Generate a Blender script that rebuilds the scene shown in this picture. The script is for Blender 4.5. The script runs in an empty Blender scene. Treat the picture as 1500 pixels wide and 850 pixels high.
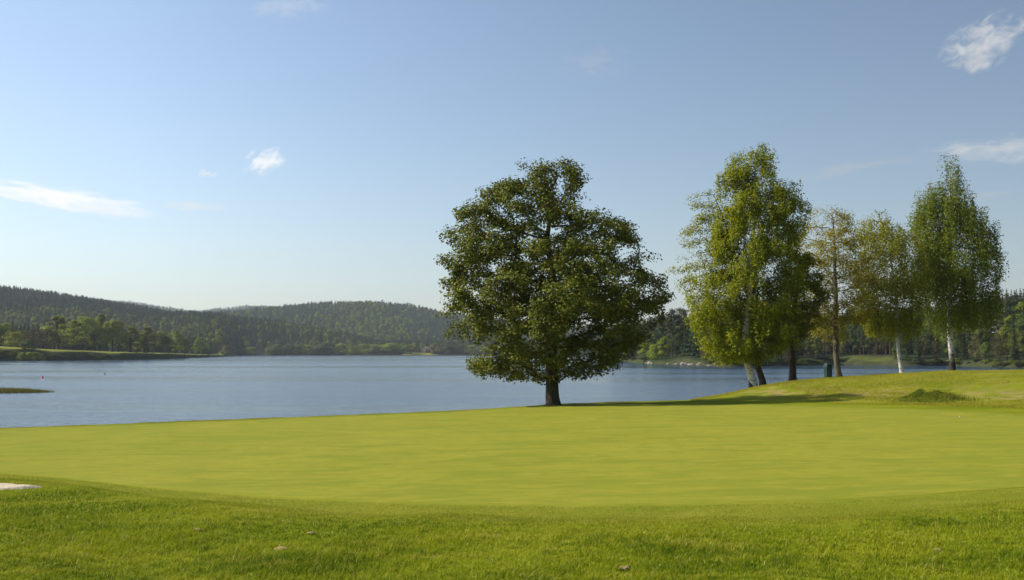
import bpy, math, random
import numpy as np
from mathutils import Vector, noise as mnoise

rng = np.random.default_rng(7)
random.seed(7)
sc = bpy.context.scene
C = sc.collection
R = math.radians

# ------------------------------------------------------------------ camera
E = 4.6                       # eye height over the lake (lake level is z = 0)
F = 1458.0                    # focal length in photo pixels (1500 wide)
PITCH = math.atan(91 / F)
cam_d = bpy.data.cameras.new('camera'); cam = bpy.data.objects.new('camera', cam_d); C.objects.link(cam)
cam.location = (0, 0, E); cam.rotation_euler = (math.pi / 2 + PITCH, 0, 0)
cam_d.sensor_width = 36; cam_d.lens = 36 * F / 1500
cam_d.clip_end = 30000; cam_d.clip_start = 0.05
sc.camera = cam

def direction(px, py):
    """world direction of a photo point, scaled to y = 1 -> (x/y, z/y)"""
    a = (np.asarray(px, float) - 750) / F; b = (425 - np.asarray(py, float)) / F
    y = math.cos(PITCH) - b * math.sin(PITCH); z = math.sin(PITCH) + b * math.cos(PITCH)
    return a / y, z / y
def at(px, py, Y):
    a, b = direction(px, py); return a * Y, Y, E + b * Y
def zat(py, Y): return E + direction(750, py)[1] * Y
def px_of(u): return 750 + u * F          # near the horizon

# ------------------------------------------------------------------ mesh helpers
def mesh_np(name, verts, faces, mats, attrs=None, smooth=False, mat_idx=None):
    """faces: int array (n,3) or (n,4), or list of such arrays"""
    if not isinstance(faces, list): faces = [faces]
    me = bpy.data.meshes.new(name)
    verts = np.asarray(verts, np.float32)
    me.vertices.add(len(verts)); me.vertices.foreach_set('co', verts.ravel())
    if sum(len(f) for f in faces) == 0:
        me.materials.append(mats); me.update(); return me
    loops = np.concatenate([f.ravel() for f in faces]).astype(np.int32)
    tot = np.concatenate([np.full(len(f), f.shape[1], np.int32) for f in faces])
    start = np.concatenate([[0], np.cumsum(tot)[:-1]]).astype(np.int32)
    me.loops.add(len(loops)); me.loops.foreach_set('vertex_index', loops)
    me.polygons.add(len(tot)); me.polygons.foreach_set('loop_start', start); me.polygons.foreach_set('loop_total', tot)
    if smooth: me.polygons.foreach_set('use_smooth', np.ones(len(tot), bool))
    if mat_idx is not None: me.polygons.foreach_set('material_index', np.asarray(mat_idx, np.int32))
    for m in (mats if isinstance(mats, (list, tuple)) else [mats]): me.materials.append(m)
    if attrs:
        for k, v in attrs.items():
            a = me.attributes.new(k, 'FLOAT', 'POINT'); a.data.foreach_set('value', np.asarray(v, np.float32))
    me.update(calc_edges=True); me.validate()
    return me
def link(name, me, parent=None):
    o = bpy.data.objects.new(name, me); C.objects.link(o)
    if parent: o.parent = parent
    return o
def empty(name, loc, rz=0.0, scale=1.0):
    o = bpy.data.objects.new(name, None); C.objects.link(o); o.empty_display_size = 0.3
    o.location = loc; o.rotation_euler = (0, 0, rz); o.scale = (scale,) * 3 if np.isscalar(scale) else scale
    return o
def tag(o, label=None, cat=None, group=None, kind=None):
    if label: o['label'] = label
    if cat: o['category'] = cat
    if group: o['group'] = group
    if kind: o['kind'] = kind
    return o
def grid_faces(nu, nv):
    i = np.arange(nu - 1)[:, None] * nv + np.arange(nv - 1)[None, :]
    return np.stack([i, i + nv, i + nv + 1, i + 1], -1).reshape(-1, 4)
def smooth(t): t = np.clip(t, 0, 1); return t * t * (3 - 2 * t)

class MB:
    """collects shaped solids into one mesh"""
    def __init__(s): s.v = []; s.f = []; s.n = 0
    def add(s, v, f):
        s.v += [tuple(map(float, p)) for p in v]; s.f += [tuple(i + s.n for i in q) for q in f]; s.n += len(v)
    def rings(s, rings, cap=True):
        n = len(rings[0]); v = [p for r in rings for p in r]; f = []
        for k in range(len(rings) - 1):
            for j in range(n):
                f.append((k * n + j, k * n + (j + 1) % n, (k + 1) * n + (j + 1) % n, (k + 1) * n + j))
        if cap: f.append(tuple(range(n))[::-1]); f.append(tuple(range((len(rings) - 1) * n, len(rings) * n)))
        s.add(v, f)
    def box(s, x0, x1, y0, y1, z0, z1):
        s.rings([[(x0, y0, z), (x1, y0, z), (x1, y1, z), (x0, y1, z)] for z in (z0, z1)])
    def build(s, name, mat, parent=None, sm=False):
        me = bpy.data.meshes.new(name); me.from_pydata(s.v, [], s.f); me.materials.append(mat); me.update()
        if sm: me.polygons.foreach_set('use_smooth', np.ones(len(me.polygons), bool))
        return link(name, me, parent)

# ------------------------------------------------------------------ node helpers
class NT:
    def __init__(s, tree): s.t = tree; s.n = tree.nodes; s.l = tree.links
    def new(s, t, **kw):
        n = s.n.new(t)
        for k, v in kw.items(): setattr(n, k, v)
        return n
    def put(s, sock, v):
        if isinstance(v, bpy.types.NodeSocket): s.l.new(v, sock)
        elif v is not None:
            if hasattr(sock.default_value, '__len__') and not np.isscalar(v) and len(sock.default_value) == 4 and len(v) == 3: v = (*v, 1)
            sock.default_value = v
    def math(s, op, a, b=None, c=None, clamp=False):
        n = s.new('ShaderNodeMath', operation=op, use_clamp=clamp)
        for i, x in enumerate((a, b, c)):
            if x is not None: s.put(n.inputs[i], x)
        return n.outputs[0]
    def vmath(s, op, a, b=None):
        n = s.new('ShaderNodeVectorMath', operation=op); s.put(n.inputs[0], a)
        if b is not None: s.put(n.inputs[1], b)
        return n.outputs['Value'] if op == 'DOT_PRODUCT' else n.outputs[0]
    def mix(s, f, a, b):
        n = s.new('ShaderNodeMix', data_type='RGBA'); s.put(n.inputs[0], f); s.put(n.inputs[6], a); s.put(n.inputs[7], b)
        return n.outputs[2]
    def noise(s, vec, scale, detail=4, rough=.55, dist=0.0):
        n = s.new('ShaderNodeTexNoise'); s.put(n.inputs['Vector'], vec); n.inputs['Scale'].default_value = scale
        n.inputs['Detail'].default_value = detail; n.inputs['Roughness'].default_value = rough; n.inputs['Distortion'].default_value = dist
        return n.outputs[0]
    def rng(s, v, a, b, c=0.0, d=1.0, sm=True):
        n = s.new('ShaderNodeMapRange'); n.interpolation_type = 'SMOOTHSTEP' if sm else 'LINEAR'
        s.put(n.inputs[0], v)
        for i, x in zip((1, 2, 3, 4), (a, b, c, d)): n.inputs[i].default_value = x
        return n.outputs[0]
    def mapping(s, vec, scale=(1, 1, 1), rot=(0, 0, 0)):
        n = s.new('ShaderNodeMapping'); s.put(n.inputs[0], vec); n.inputs['Scale'].default_value = scale; n.inputs['Rotation'].default_value = rot
        return n.outputs[0]
    def attr(s, name):
        n = s.new('ShaderNodeAttribute', attribute_name=name); return n.outputs['Fac']
def material(name):
    m = bpy.data.materials.new(name); m.use_nodes = True; t = NT(m.node_tree); t.n.clear()
    t.out = t.new('ShaderNodeOutputMaterial'); return m, t
def principled(t, col, rough=.8, spec=.3, bump=None, bstr=.3, bdist=.02, metallic=0):
    p = t.new('ShaderNodeBsdfPrincipled'); t.put(p.inputs['Base Color'], col); t.put(p.inputs['Roughness'], rough)
    p.inputs['Specular IOR Level'].default_value = spec; p.inputs['Metallic'].default_value = metallic
    if bump is not None:
        b = t.new('ShaderNodeBump'); t.put(b.inputs['Height'], bump); b.inputs['Strength'].default_value = bstr; b.inputs['Distance'].default_value = bdist
        t.l.new(b.outputs[0], p.inputs['Normal'])
    return p
def pos(t): return t.new('ShaderNodeNewGeometry').outputs['Position']

def leaf_mat(name, c0, c1, c2, transl=.35, tcol=None, inst=0.0, spec=.12):
    """leaves: three tones spread over the leaves, a second tone shift per tree, light let through"""
    m, t = material(name)
    g = t.new('ShaderNodeNewGeometry')
    r = g.outputs['Random Per Island']
    oi = t.new('ShaderNodeObjectInfo')
    base = t.mix(t.rng(r, 0, .55), c0, c1); base = t.mix(t.rng(r, .6, 1.0), base, c2)
    if inst:
        hs = t.new('ShaderNodeHueSaturation'); t.put(hs.inputs['Color'], base)
        t.put(hs.inputs['Hue'], t.rng(oi.outputs['Random'], 0, 1, .5 - .025 * inst, .5 + .03 * inst, False))
        t.put(hs.inputs['Value'], t.rng(t.math('FRACT', t.math('MULTIPLY', oi.outputs['Random'], 7.31)), 0, 1, 1 - .4 * inst, 1 + .45 * inst, False))
        base = hs.outputs[0]
    p = principled(t, base, .55, spec)
    tr = t.new('ShaderNodeBsdfTranslucent')
    hs2 = t.new('ShaderNodeHueSaturation'); t.put(hs2.inputs['Color'], base); hs2.inputs['Hue'].default_value = .49; hs2.inputs['Saturation'].default_value = 1.1; hs2.inputs['Value'].default_value = 1.35
    t.l.new(hs2.outputs[0], tr.inputs['Color'])
    mx = t.new('ShaderNodeMixShader'); mx.inputs[0].default_value = transl
    t.l.new(p.outputs[0], mx.inputs[1]); t.l.new(tr.outputs[0], mx.inputs[2]); t.l.new(mx.outputs[0], t.out.inputs[0])
    return m
def bark_mat(name, a, b, scale=(6, 6, 1.2), bstr=.6):
    m, t = material(name); P = t.mapping(pos(t), scale)
    n = t.noise(P, 2.0, 6, .65); big = t.noise(pos(t), .9, 3)
    col = t.mix(t.rng(n, .35, .65), a, b); col = t.mix(t.math('MULTIPLY', t.rng(big, .5, .75), .4), col, (.10, .11, .07))
    p = principled(t, col, .9, .15, n, bstr, .04); t.l.new(p.outputs[0], t.out.inputs[0]); return m
def birch_mat(name, z0, dark_h):
    """white bark with dark bands, rough black bark round the foot of the trunk"""
    m, t = material(name); P = pos(t)
    band = t.noise(t.mapping(P, (3, 3, 5)), 1.5, 5, .7)
    fleck = t.noise(t.mapping(P, (4, 4, 16)), 2.2, 3, .6)
    col = t.mix(t.rng(band, .56, .62), (.62, .58, .52), (.05, .045, .04)); col = t.mix(t.math('MULTIPLY', t.rng(fleck, .58, .66), .8), col, (.10, .08, .07))
    sx = t.new('ShaderNodeSeparateXYZ'); t.l.new(P, sx.inputs[0])
    h = t.math('ADD', t.math('SUBTRACT', sx.outputs[2], z0), t.math('MULTIPLY', t.math('SUBTRACT', t.noise(P, 1.3, 3), .5), 2.2))
    col = t.mix(t.rng(h, dark_h * .4, dark_h), (.045, .038, .032), col)
    p = principled(t, col, .85, .2, band, .35, .03); t.l.new(p.outputs[0], t.out.inputs[0]); return m
def plain(name, col, rough=.6, spec=.4, var=.25, scale=8, bstr=.15):
    m, t = material(name); n = t.noise(pos(t), scale, 5, .6)
    dark = tuple(c * (1 - var) for c in col); lite = tuple(min(1, c * (1 + var)) for c in col)
    p = principled(t, t.mix(t.rng(n, .3, .7), dark, lite), rough, spec, n, bstr, .02); t.l.new(p.outputs[0], t.out.inputs[0]); return m

# ------------------------------------------------------------------ near terrain
def tab(px, pts):
    pts = np.array(pts, float); return np.interp(px, pts[:, 0], pts[:, 1])
CREST_Y = [(-900, 22), (-300, 28), (0, 32.6), (380, 36.5), (640, 41), (750, 46), (810, 50.6), (900, 54), (1000, 56), (1060, 57), (1100, 57.5), (1160, 58), (1227, 58), (1320, 57), (1400, 56), (1500, 54), (1800, 50), (2600, 44)]
BACK_Y = [(-900, 22), (960, 55), (1010, 57), (1060, 60), (1100, 62.5), (1160, 65), (1227, 67), (1320, 69.5), (1400, 72), (1500, 73), (1800, 76), (2600, 80)]
CREST_PY = [(-900, 668), (-300, 640), (0, 628), (380, 613.7), (640, 603.5), (750, 597), (810, 592.3), (900, 589), (960, 588), (1010, 586), (1060, 577), (1100, 568), (1160, 558), (1227, 552), (1320, 547), (1400, 544), (1500, 541.5), (1800, 535), (2600, 528)]
FOOT_Y = [(-900, 14), (0, 24), (380, 28), (640, 34), (810, 44), (1000, 51), (1060, 51), (1160, 47), (1320, 42), (1500, 36), (1800, 30), (2600, 22)]
uu = np.linspace(-900, 2600, 701)
k = np.exp(-np.linspace(-3, 3, 13) ** 2); k /= k.sum()
def sm1(a): return np.convolve(np.pad(a, 6, mode='edge'), k, 'valid')
cy_t, cz_t, fy_t, by_t = (sm1(tab(uu, T)) for T in (CREST_Y, CREST_PY, FOOT_Y, BACK_Y)); by_t = np.maximum(by_t, cy_t)
cz_t = zat(cz_t, cy_t)
def plane(x, y): return 3.256 + .018 * x - .0256 * y
def fbm2(x, y, f, seed=0.0, octv=3):
    """cheap smooth value noise from sines"""
    r = np.zeros_like(x); a = 1.0; rr = np.random.default_rng(int(seed * 100) + 5)
    for _ in range(octv):
        for _ in range(4):
            th = rr.uniform(0, 6.28); ph = rr.uniform(0, 6.28); kk = f * rr.uniform(.7, 1.4)
            r += a * np.sin((x * math.cos(th) + y * math.sin(th)) * kk + ph) * .35
        a *= .5; f *= 2.1
    return r
def ground(x, y):
    x = np.asarray(x, float); y = np.asarray(y, float)
    yy = np.maximum(y, 4.0); p = 750 + F * x / yy
    cy = np.interp(p, uu, cy_t); cz = np.interp(p, uu, cz_t); fy = np.interp(p, uu, fy_t)
    base = plane(np.clip(x, -30, 45), y)
    s = smooth((yy - fy) / (cy - fy))
    h = base * (1 - s) + cz * s
    by = np.interp(p, uu, by_t); sh = np.clip(yy - cy, 0, by - cy); shelf = cz + (cz - E) / cy * sh - .012 * sh
    d = np.maximum(yy - by, 0); h = np.where(yy > cy, shelf - .42 * d * d / (d + 2.2), h)
    # small unevenness of the rough and of the mound, none on the green
    m = smooth((p - 1020) / 120) * smooth((yy - fy) / 6) * (yy < cy)
    h = h + .05 * m * fbm2(x, y, .9, 1)
    fr = smooth((11.5 - y) / 3)
    h = h + .028 * fr * fbm2(x, y, 2.6, 2, 2)
    # low hummock on the flank of the mound
    hx, hy, _ = at(1358, 588, 42.5)
    for ox, oy, hh, rx_, ry_ in ((0, 0, .38, .55, .9), (.65, -.5, .17, .5, .8), (-.6, .3, .12, .6, .9)): h = h + hh * np.exp(-(((x - hx - ox) / rx_) ** 2 + ((y - hy - oy) / ry_) ** 2)) * (1 + .2 * np.sin(x * 9 + 1) * np.sin(y * 5))
    return np.maximum(h, -2.5)

# green outline, as distance in front of and behind for each bearing
G_FRONT = [(-1000, 690), (-400, 692), (0, 694), (100, 702), (250, 719), (400, 731), (550, 738.5), (700, 742), (850, 743), (1000, 742), (1200, 737), (1350, 728), (1500, 716), (1700, 690), (1900, 640)]
def plane_Y(px, py):
    """distance at which a view ray meets the sloping plane"""
    u, v = direction(px, py); return (3.256 - E) / (v + .0256 - .018 * u)
gp = np.linspace(-1000, 1760, 280)
g_front = plane_Y(gp, tab(gp, G_FRONT))
g_back = np.minimum(np.interp(gp, uu, cy_t) - .9, 49.0)
g_back = np.minimum(g_back, tab(gp, [(-1000, 30), (0, 40), (860, 48.3), (1000, 44), (1100, 42.5), (1250, 37), (1400, 31.5), (1500, 28), (1600, 22), (1760, 14.2)]))
g_back = np.maximum(g_back, g_front + .3)

# materials of the turf
def turf(name, base_a, base_b, blend_attr=None, blend_to=None, fine=60, patch=.35, bstr=.5, mow=False, bare=False):
    m, t = material(name); P = pos(t)
    n1 = t.noise(P, patch, 4, .6); n2 = t.noise(P, fine, 3, .7); n3 = t.noise(P, patch * 6, 5, .65)
    col = t.mix(t.rng(n1, .35, .65), base_a, base_b)
    col = t.mix(t.math('MULTIPLY', t.rng(n3, .4, .75), .5), col, tuple(c * .62 for c in base_a))
    if mow:   # shallow rolls left by the mower, running across the view
        w = t.noise(t.mapping(P, (.50, 1.0, 1), (0, 0, R(9))), .95, 4, .6, .5)
        col = t.mix(t.math('MULTIPLY', t.rng(w, .44, .60), .95), col, tuple(c * f for c, f in zip(base_a, (.68, .78, .64))))
        w2 = t.noise(t.mapping(P, (.6, 1.5, 1), (0, 0, R(-6))), 1.7, 4, .6, .4)
        col = t.mix(t.math('MULTIPLY', t.rng(w2, .48, .62), .9), col, tuple(c * f for c, f in zip(base_b, (1.12, 1.03, 1.2))))
        w3 = t.noise(t.mapping(P, (.7, 1.4, 1), (0, 0, R(14))), 4.2, 4, .65, .3)
        col = t.mix(t.math('MULTIPLY', t.rng(w3, .46, .62), .75), col, tuple(c * f for c, f in zip(base_a, (.70, .78, .7))))
    if bare:  # dry, yellowed turf on the flank of the mound
        a = t.attr('dry'); b = t.noise(P, 1.1, 5, .68)
        d = t.math('MULTIPLY', a, t.rng(b, .42, .60, 0, .8), clamp=True)
        col = t.mix(d, col, (.33, .245, .10))
    if blend_attr:
        e = t.math('ADD', t.attr(blend_attr), t.math('MULTIPLY', t.math('SUBTRACT', t.noise(P, 3.0, 4, .6), .5), .9))
        col = t.mix(t.rng(e, .35, .75), col, blend_to)
    col = t.mix(t.math('MULTIPLY', t.rng(n2, .45, .8), .45), col, tuple(c * .5 for c in base_a))
    p = principled(t, col, .9, .03, n2, bstr, .02)
    t.l.new(p.outputs[0], t.out.inputs[0]); return m
ROUGH_A, ROUGH_B = (.150, .190, .006), (.235, .240, .014)
FRINGE_A, FRINGE_B = (.245, .250, .026), (.180, .215, .016)
GREEN_A, GREEN_B = (.288, .280, .034), (.248, .256, .026)
m_rough = turf('rough turf', ROUGH_A, ROUGH_B, fine=38, bstr=.8, bare=True)
m_fringe = turf('fringe turf', FRINGE_A, FRINGE_B, 'edge', (.17, .19, .012), fine=70, patch=.6, bstr=.5)
m_green = turf('green turf', GREEN_A, GREEN_B, 'edge', (.20, .205, .016), fine=110, patch=.12, bstr=.15, mow=True)

xs = np.arange(-70, 80.01, .25); ys = np.concatenate([np.arange(-40, 2, 1.0), np.arange(2, 110.01, .25)])
X, Y = np.meshgrid(xs, ys, indexing='ij'); Z = ground(X, Y)
pp = 750 + F * X / np.maximum(Y, 4)
fy_g = np.interp(pp, uu, fy_t); cy_g = np.interp(pp, uu, cy_t)
dry = smooth((pp - 1040) / 100) * smooth((Y - fy_g - 1.5) / 3) * smooth((fy_g + 10 - Y) / 5) * .95
dry = np.maximum(dry, smooth((pp - 1040) / 80) * .35 * (Y > fy_g))
hx, hy, _ = at(1358, 588, 42.5)
dry = dry * (1 - .9 * np.exp(-(((X - hx) / 1.1) ** 2 + ((Y - hy) / 1.6) ** 2)))
sbx, sby = -7.35, 13.35
me = mesh_np('ground', np.stack([X, Y, Z], -1).reshape(-1, 3), grid_faces(len(xs), len(ys)), m_rough, {'dry': dry.ravel()}, True)
ground_o = tag(link('ground', me), 'grassy bank and rough turf of the golf course', kind='structure')

def polar_sheet(name, mat, px, yf, yb, n, lift, edge_w, label):
    t = np.linspace(0, 1, n)
    Yv = yf[:, None] + (yb - yf)[:, None] * t[None]
    u = (px - 750) / F; Xv = u[:, None] * Yv
    Zv = ground(Xv, Yv) + lift; Zv[:, 0] -= .05; Zv[:, -1] -= .05; Zv[0] -= .05; Zv[-1] -= .05
    d = np.minimum(Yv - yf[:, None], yb[:, None] - Yv)
    side = np.minimum(np.arange(len(px)), np.arange(len(px))[::-1])[:, None] * .25
    e = 1 - np.clip(np.minimum(d, side) / edge_w, 0, 1)
    me = mesh_np(name, np.stack([Xv, Yv, Zv], -1).reshape(-1, 3), grid_faces(len(px), n), mat, {'edge': e.ravel()}, True)
    return tag(link(name, me), label, kind='structure')
polar_sheet('fringe', m_fringe, gp, g_front - np.interp(gp, [0, 500, 1500], [.75, .95, 1.15]) + .12 * np.sin(gp * .021), np.minimum(g_back + 1.6, np.interp(gp, uu, cy_t) + .2), 160, .006, .45, 'collar of mown turf round the putting green')
polar_sheet('putting_green', m_green, gp, g_front, g_back, 220, .012, .30, 'closely mown yellow green putting green')

# sand at the left
m_sand, t = material('sand'); P = pos(t)
n = t.noise(P, 5, 6, .65); n2 = t.noise(P, 60, 3, .6)
p = principled(t, t.mix(t.rng(n, .3, .7), (.50, .40, .28), (.62, .53, .40)), .95, .1, n, .8, .06); t.l.new(p.outputs[0], t.out.inputs[0])
na, nr = 72, 16
ang = np.linspace(0, 2 * np.pi, na, endpoint=False)
rad = 1 + .10 * np.sin(3 * ang + .6) + .06 * np.sin(5 * ang + 2) + .03 * np.sin(11 * ang)
vx, vy, vz = [], [], []
for j in range(nr):
    q = (j + .001) / (nr - 1)
    vx.append(sbx + 1.02 * q * rad * np.cos(ang)); vy.append(sby + .34 * q * rad * np.sin(ang)); vz.append(np.full(na, .05 * (1 - q ** 4) + (.005 if j < nr - 1 else -.03)))
vx = np.array(vx); vy = np.array(vy); vz = np.array(vz) + ground(vx, vy) + .014 * np.array([np.sin(vx[j] * 9) * np.cos(vy[j] * 13) for j in range(nr)])
i = np.arange(nr - 1)[:, None] * na + np.arange(na)[None]; j2 = np.arange(nr - 1)[:, None] * na + (np.arange(na)[None] + 1) % na
fc = np.stack([i, j2, j2 + na, i + na], -1).reshape(-1, 4)[:, ::-1]
tag(link('sand_patch', mesh_np('sand_patch', np.stack([vx, vy, vz], -1).reshape(-1, 3), fc, m_sand, smooth=True)), 'pale bare sand beside the putting green', kind='structure')

# ------------------------------------------------------------------ lake
m_water, t = material('lake water'); P = pos(t)
b1 = t.noise(t.mapping(P, (.8, 1.5, 1), (0, 0, R(12))), 1.1, 3, .6)
b2 = t.noise(t.mapping(P, (.12, .3, 1), (0, 0, R(-8))), 1.3, 3, .6)
calm = t.rng(t.noise(t.mapping(P, (.0035, .022, 1), (0, 0, R(4))), 1.0, 3, .55), .38, .66)
b3 = t.noise(t.mapping(P, (.7, 1.6, 1), (0, 0, R(-15))), 3.2, 2, .6)
hgt = t.math('ADD', t.math('ADD', t.math('MULTIPLY', b1, .11), t.math('MULTIPLY', b3, .03)), t.math('MULTIPLY', b2, .24))
bp = t.new('ShaderNodeBump'); t.put(bp.inputs['Height'], hgt); t.put(bp.inputs['Strength'], t.rng(calm, 0, 1, .70, .24, False)); bp.inputs['Distance'].default_value = 1.0
p = t.new('ShaderNodeBsdfPrincipled'); p.inputs['Base Color'].default_value = (.028, .064, .120, 1); p.inputs['IOR'].default_value = 1.333
t.put(p.inputs['Roughness'], t.rng(calm, 0, 1, .16, .09, False)); t.l.new(bp.outputs[0], p.inputs['Normal']); t.l.new(p.outputs[0], t.out.inputs[0])
wy = np.concatenate([np.linspace(20, 200, 30), np.linspace(220, 1900, 40)])
wx = np.linspace(-1, 1, 41)
WX = wx[None] * (90 + wy[:, None] * .95); WY = np.repeat(wy[:, None], 41, 1)
tag(link('lake', mesh_np('lake', np.stack([WX, WY, np.zeros_like(WX)], -1).reshape(-1, 3), grid_faces(len(wy), 41)[:, ::-1], m_water, smooth=True)), 'wide blue rippled lake between the green and the wooded hills', kind='structure')

# ------------------------------------------------------------------ far terrain
SHORE_PY = [(-700, 540), (-200, 530.5), (0, 528.5), (60, 528.4), (180, 527.3), (240, 526), (300, 524), (330, 522.6), (338, 521.4), (350, 520.9), (500, 520.8), (690, 520.9), (800, 521.3), (870, 523), (888, 527), (904, 529.2), (930, 532), (952, 533.6), (985, 534.4), (1024, 535.3), (1067, 537.2), (1120, 536.4), (1206, 535.2), (1232, 534.8), (1317, 535.8), (1387, 536), (1478, 538.5), (1700, 543), (2200, 552)]
LAND_Z = [(-700, 10), (-100, 9), (0, 7.6), (60, 6.2), (110, 5.4), (180, 4.3), (250, 3.3), (310, 1.8), (338, 1.2), (350, 1.6), (560, 1.6), (600, 4.5), (690, 2), (870, 1.0), (905, 1.0), (950, 1.6), (1010, 3.0), (1060, 1.4), (1150, 2.2), (1206, 3.2), (1300, 3.4), (1480, 2.4), (2200, 3)]
HILLS = [  # crest py, crest distance, front foot, back foot, tree allowance px
    ([(-1500, 420), (-700, 408), (-100, 418), (0, 424), (60, 431), (130, 441), (200, 451), (250, 459), (320, 464), (380, 470), (420, 474.5), (470, 483), (530, 497), (580, 508), (650, 516.5), (700, 525), (2500, 525)], 1750, 1000, 2900, 10),
    ([(-1500, 470), (150, 466), (250, 463), (300, 461), (340, 457), (400, 450.5), (440, 445.5), (480, 442.5), (540, 442.5), (600, 449), (650, 459), (700, 466), (780, 474), (860, 480), (950, 486), (1100, 490), (2500, 480)], 2750, 1600, 4200, 7),
    ([(-1500, 430), (0, 436), (100, 436), (150, 440), (190, 443.5), (230, 448.5), (262, 454.5), (290, 456), (320, 452), (360, 448.5), (400, 449.5), (460, 454), (600, 470), (900, 480), (2500, 480)], 5200, 4000, 6800, 3),
]
RHILL = [(850, 520), (1000, 508), (1200, 506), (1300, 504), (1380, 496), (1440, 484), (1500, 474), (1700, 462), (2400, 450)]
def shore_Y(px):
    v = direction(750, tab(px, SHORE_PY))[1]; return -E / v
def far_ground(x, y):
    x = np.asarray(x, float); y = np.asarray(y, float)
    u = x / y; p = px_of(u); Ys = shore_Y(p) + 2.5 * np.sin(x * .09) + 1.5 * np.sin(x * .31 + 1)
    d = y - Ys; lz = tab(p, LAND_Z)
    w = np.where(p < 345, 2.6, np.where(p > 880, 5 + 4 * np.sin(p * .05) ** 2, 30))
    h = np.where(d < 0, np.maximum(d * .15, -3), lz * (1 - np.exp(-np.maximum(d, 0) / w)) + .3 * smooth(d / 3))
    # gentle rise behind the shore
    h = h + np.where(d > 60, 4 * smooth((d - 60) / 500), 0)
    for T, yc, y0, y1, allow in HILLS:
        ycv = yc + 130 * np.sin(p * .011) + 60 * np.sin(p * .031 + 1)
        zc = zat(tab(p, T) + allow, ycv)
        y0 = np.maximum(y0, Ys + 15)
        s = np.where(y < ycv, smooth((y - y0) / (ycv - y0)) ** .85, smooth((y1 - y) / (y1 - ycv)))
        rough = fbm2(x, y, .011, yc % 97, 3) * .06 * zc * s * np.where(y < ycv, 1 - ((y - y0) / (ycv - y0)).clip(0, 1) ** 4, 1)
        h = np.where(y > y0, np.maximum(h, zc * s + rough), h)
    zr = zat(tab(p, RHILL), 540); s = smooth((y - Ys - 25) / (520 - Ys - 25).clip(40)) * smooth((1000 - y) / 420)
    h = np.maximum(h, np.where((p > 850) & (d > 0), zr * s, -5))
    return h
uf = np.concatenate([np.linspace(-1.7, -.6, 60), np.linspace(-.6, .62, 620)[1:-1], np.linspace(.62, 1.7, 60)])
Yc0 = shore_Y(px_of(uf)); dn = np.array([-60, -25, -12, -7, -4, -2.5, -1.5, -.7, 0, .5, 1, 1.6, 2.2, 3, 4, 5, 6.5, 8, 10, 12.5, 15, 18, 22, 27, 33, 40, 50, 62, 76, 92, 110.])
tq = np.linspace(0, 1, 190)[1:]
YF = np.concatenate([150 + (Yc0[:, None] - 215) * np.linspace(0, 1, 12)[None, :-1], Yc0[:, None] + dn[None], (Yc0[:, None] + 110) * (7000 / (Yc0[:, None] + 110)) ** tq[None]], 1)
XF = uf[:, None] * YF; ZF = far_ground(XF, YF); yf = YF[0]
pf = px_of(XF / YF); dF = YF - shore_Y(pf)
field = np.where(pf > 880, .42, 1) * smooth((np.where(pf < 345, 130, np.where(pf > 880, np.interp(pf, [900, 1060, 1080, 1200, 1225, 1300, 1320, 2000], [9, 10, 2, 2, 20, 20, 3, 3]), np.where((pf > 590) & (pf < 640), 60, 4))) - dF) / 25)  # right-shore grass mixed darker, tree shade put into its colour
m_hill, t = material('hill ground'); P = pos(t)
f = t.attr('field'); n1 = t.noise(P, .02, 5, .6); n2 = t.noise(P, .25, 4, .6)
forest = t.mix(t.rng(n1, .35, .65), (.018, .030, .012), (.040, .050, .020))
grass = t.mix(t.rng(n2, .35, .65), (.17, .20, .025), (.23, .225, .045))
sx = t.new('ShaderNodeSeparateXYZ'); t.l.new(P, sx.inputs[0])
gm = t.new('ShaderNodeNewGeometry'); sn = t.new('ShaderNodeSeparateXYZ'); t.l.new(gm.outputs['Normal'], sn.inputs[0])
soil = t.mix(t.rng(n2, .4, .6), (.032, .028, .018), (.065, .056, .034)); f = t.math('MULTIPLY', f, t.rng(t.noise(P, .06, 4, .65), .25, .45, .45, 1))
col = t.mix(f, forest, grass); col = t.mix(t.rng(t.math('ADD', sx.outputs[2], t.math('MULTIPLY', n2, 1.2)), 1.2, 1.9), soil, col)
col = t.mix(t.rng(sn.outputs[2], .90, .97), t.mix(.5, soil, (.05, .07, .02)), col)
p = principled(t, col, .95, .05, n2, .8, 1.0); t.l.new(p.outputs[0], t.out.inputs[0])
tag(link('hills', mesh_np('hills', np.stack([XF, YF, ZF], -1).reshape(-1, 3), grid_faces(len(uf), len(yf)), m_hill, {'field': field.ravel()}, True)), 'rolling hills and shores around the lake', kind='structure')

# ------------------------------------------------------------------ foliage meshes
def leaf_cloud(c, L, W, r, up=.12, droop=None, out=None, on=.55):
    """one diamond leaf per centre; L, W arrays; returns verts, faces"""
    n = len(c); nv = r.normal(size=(n, 3)); nv[:, 2] = np.abs(nv[:, 2]) + up; nv /= np.linalg.norm(nv, axis=1)[:, None]
    if out is not None: nv = out / (np.linalg.norm(out, axis=1)[:, None] + 1e-9) + nv * on; nv /= np.linalg.norm(nv, axis=1)[:, None] + 1e-9
    a = r.normal(size=(n, 3))
    if droop is not None: a[:, 2] -= droop
    a -= (a * nv).sum(1)[:, None] * nv; a /= np.linalg.norm(a, axis=1)[:, None] + 1e-9
    b = np.cross(nv, a)
    L = np.broadcast_to(L, n)[:, None] * .5; W = np.broadcast_to(W, n)[:, None] * .5
    fold = nv * W * .5
    v = np.stack([c - a * L, c - b * W + fold, c + a * L, c + b * W + fold], 1).reshape(-1, 3)
    return v, np.arange(4 * n).reshape(-1, 4)

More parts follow.
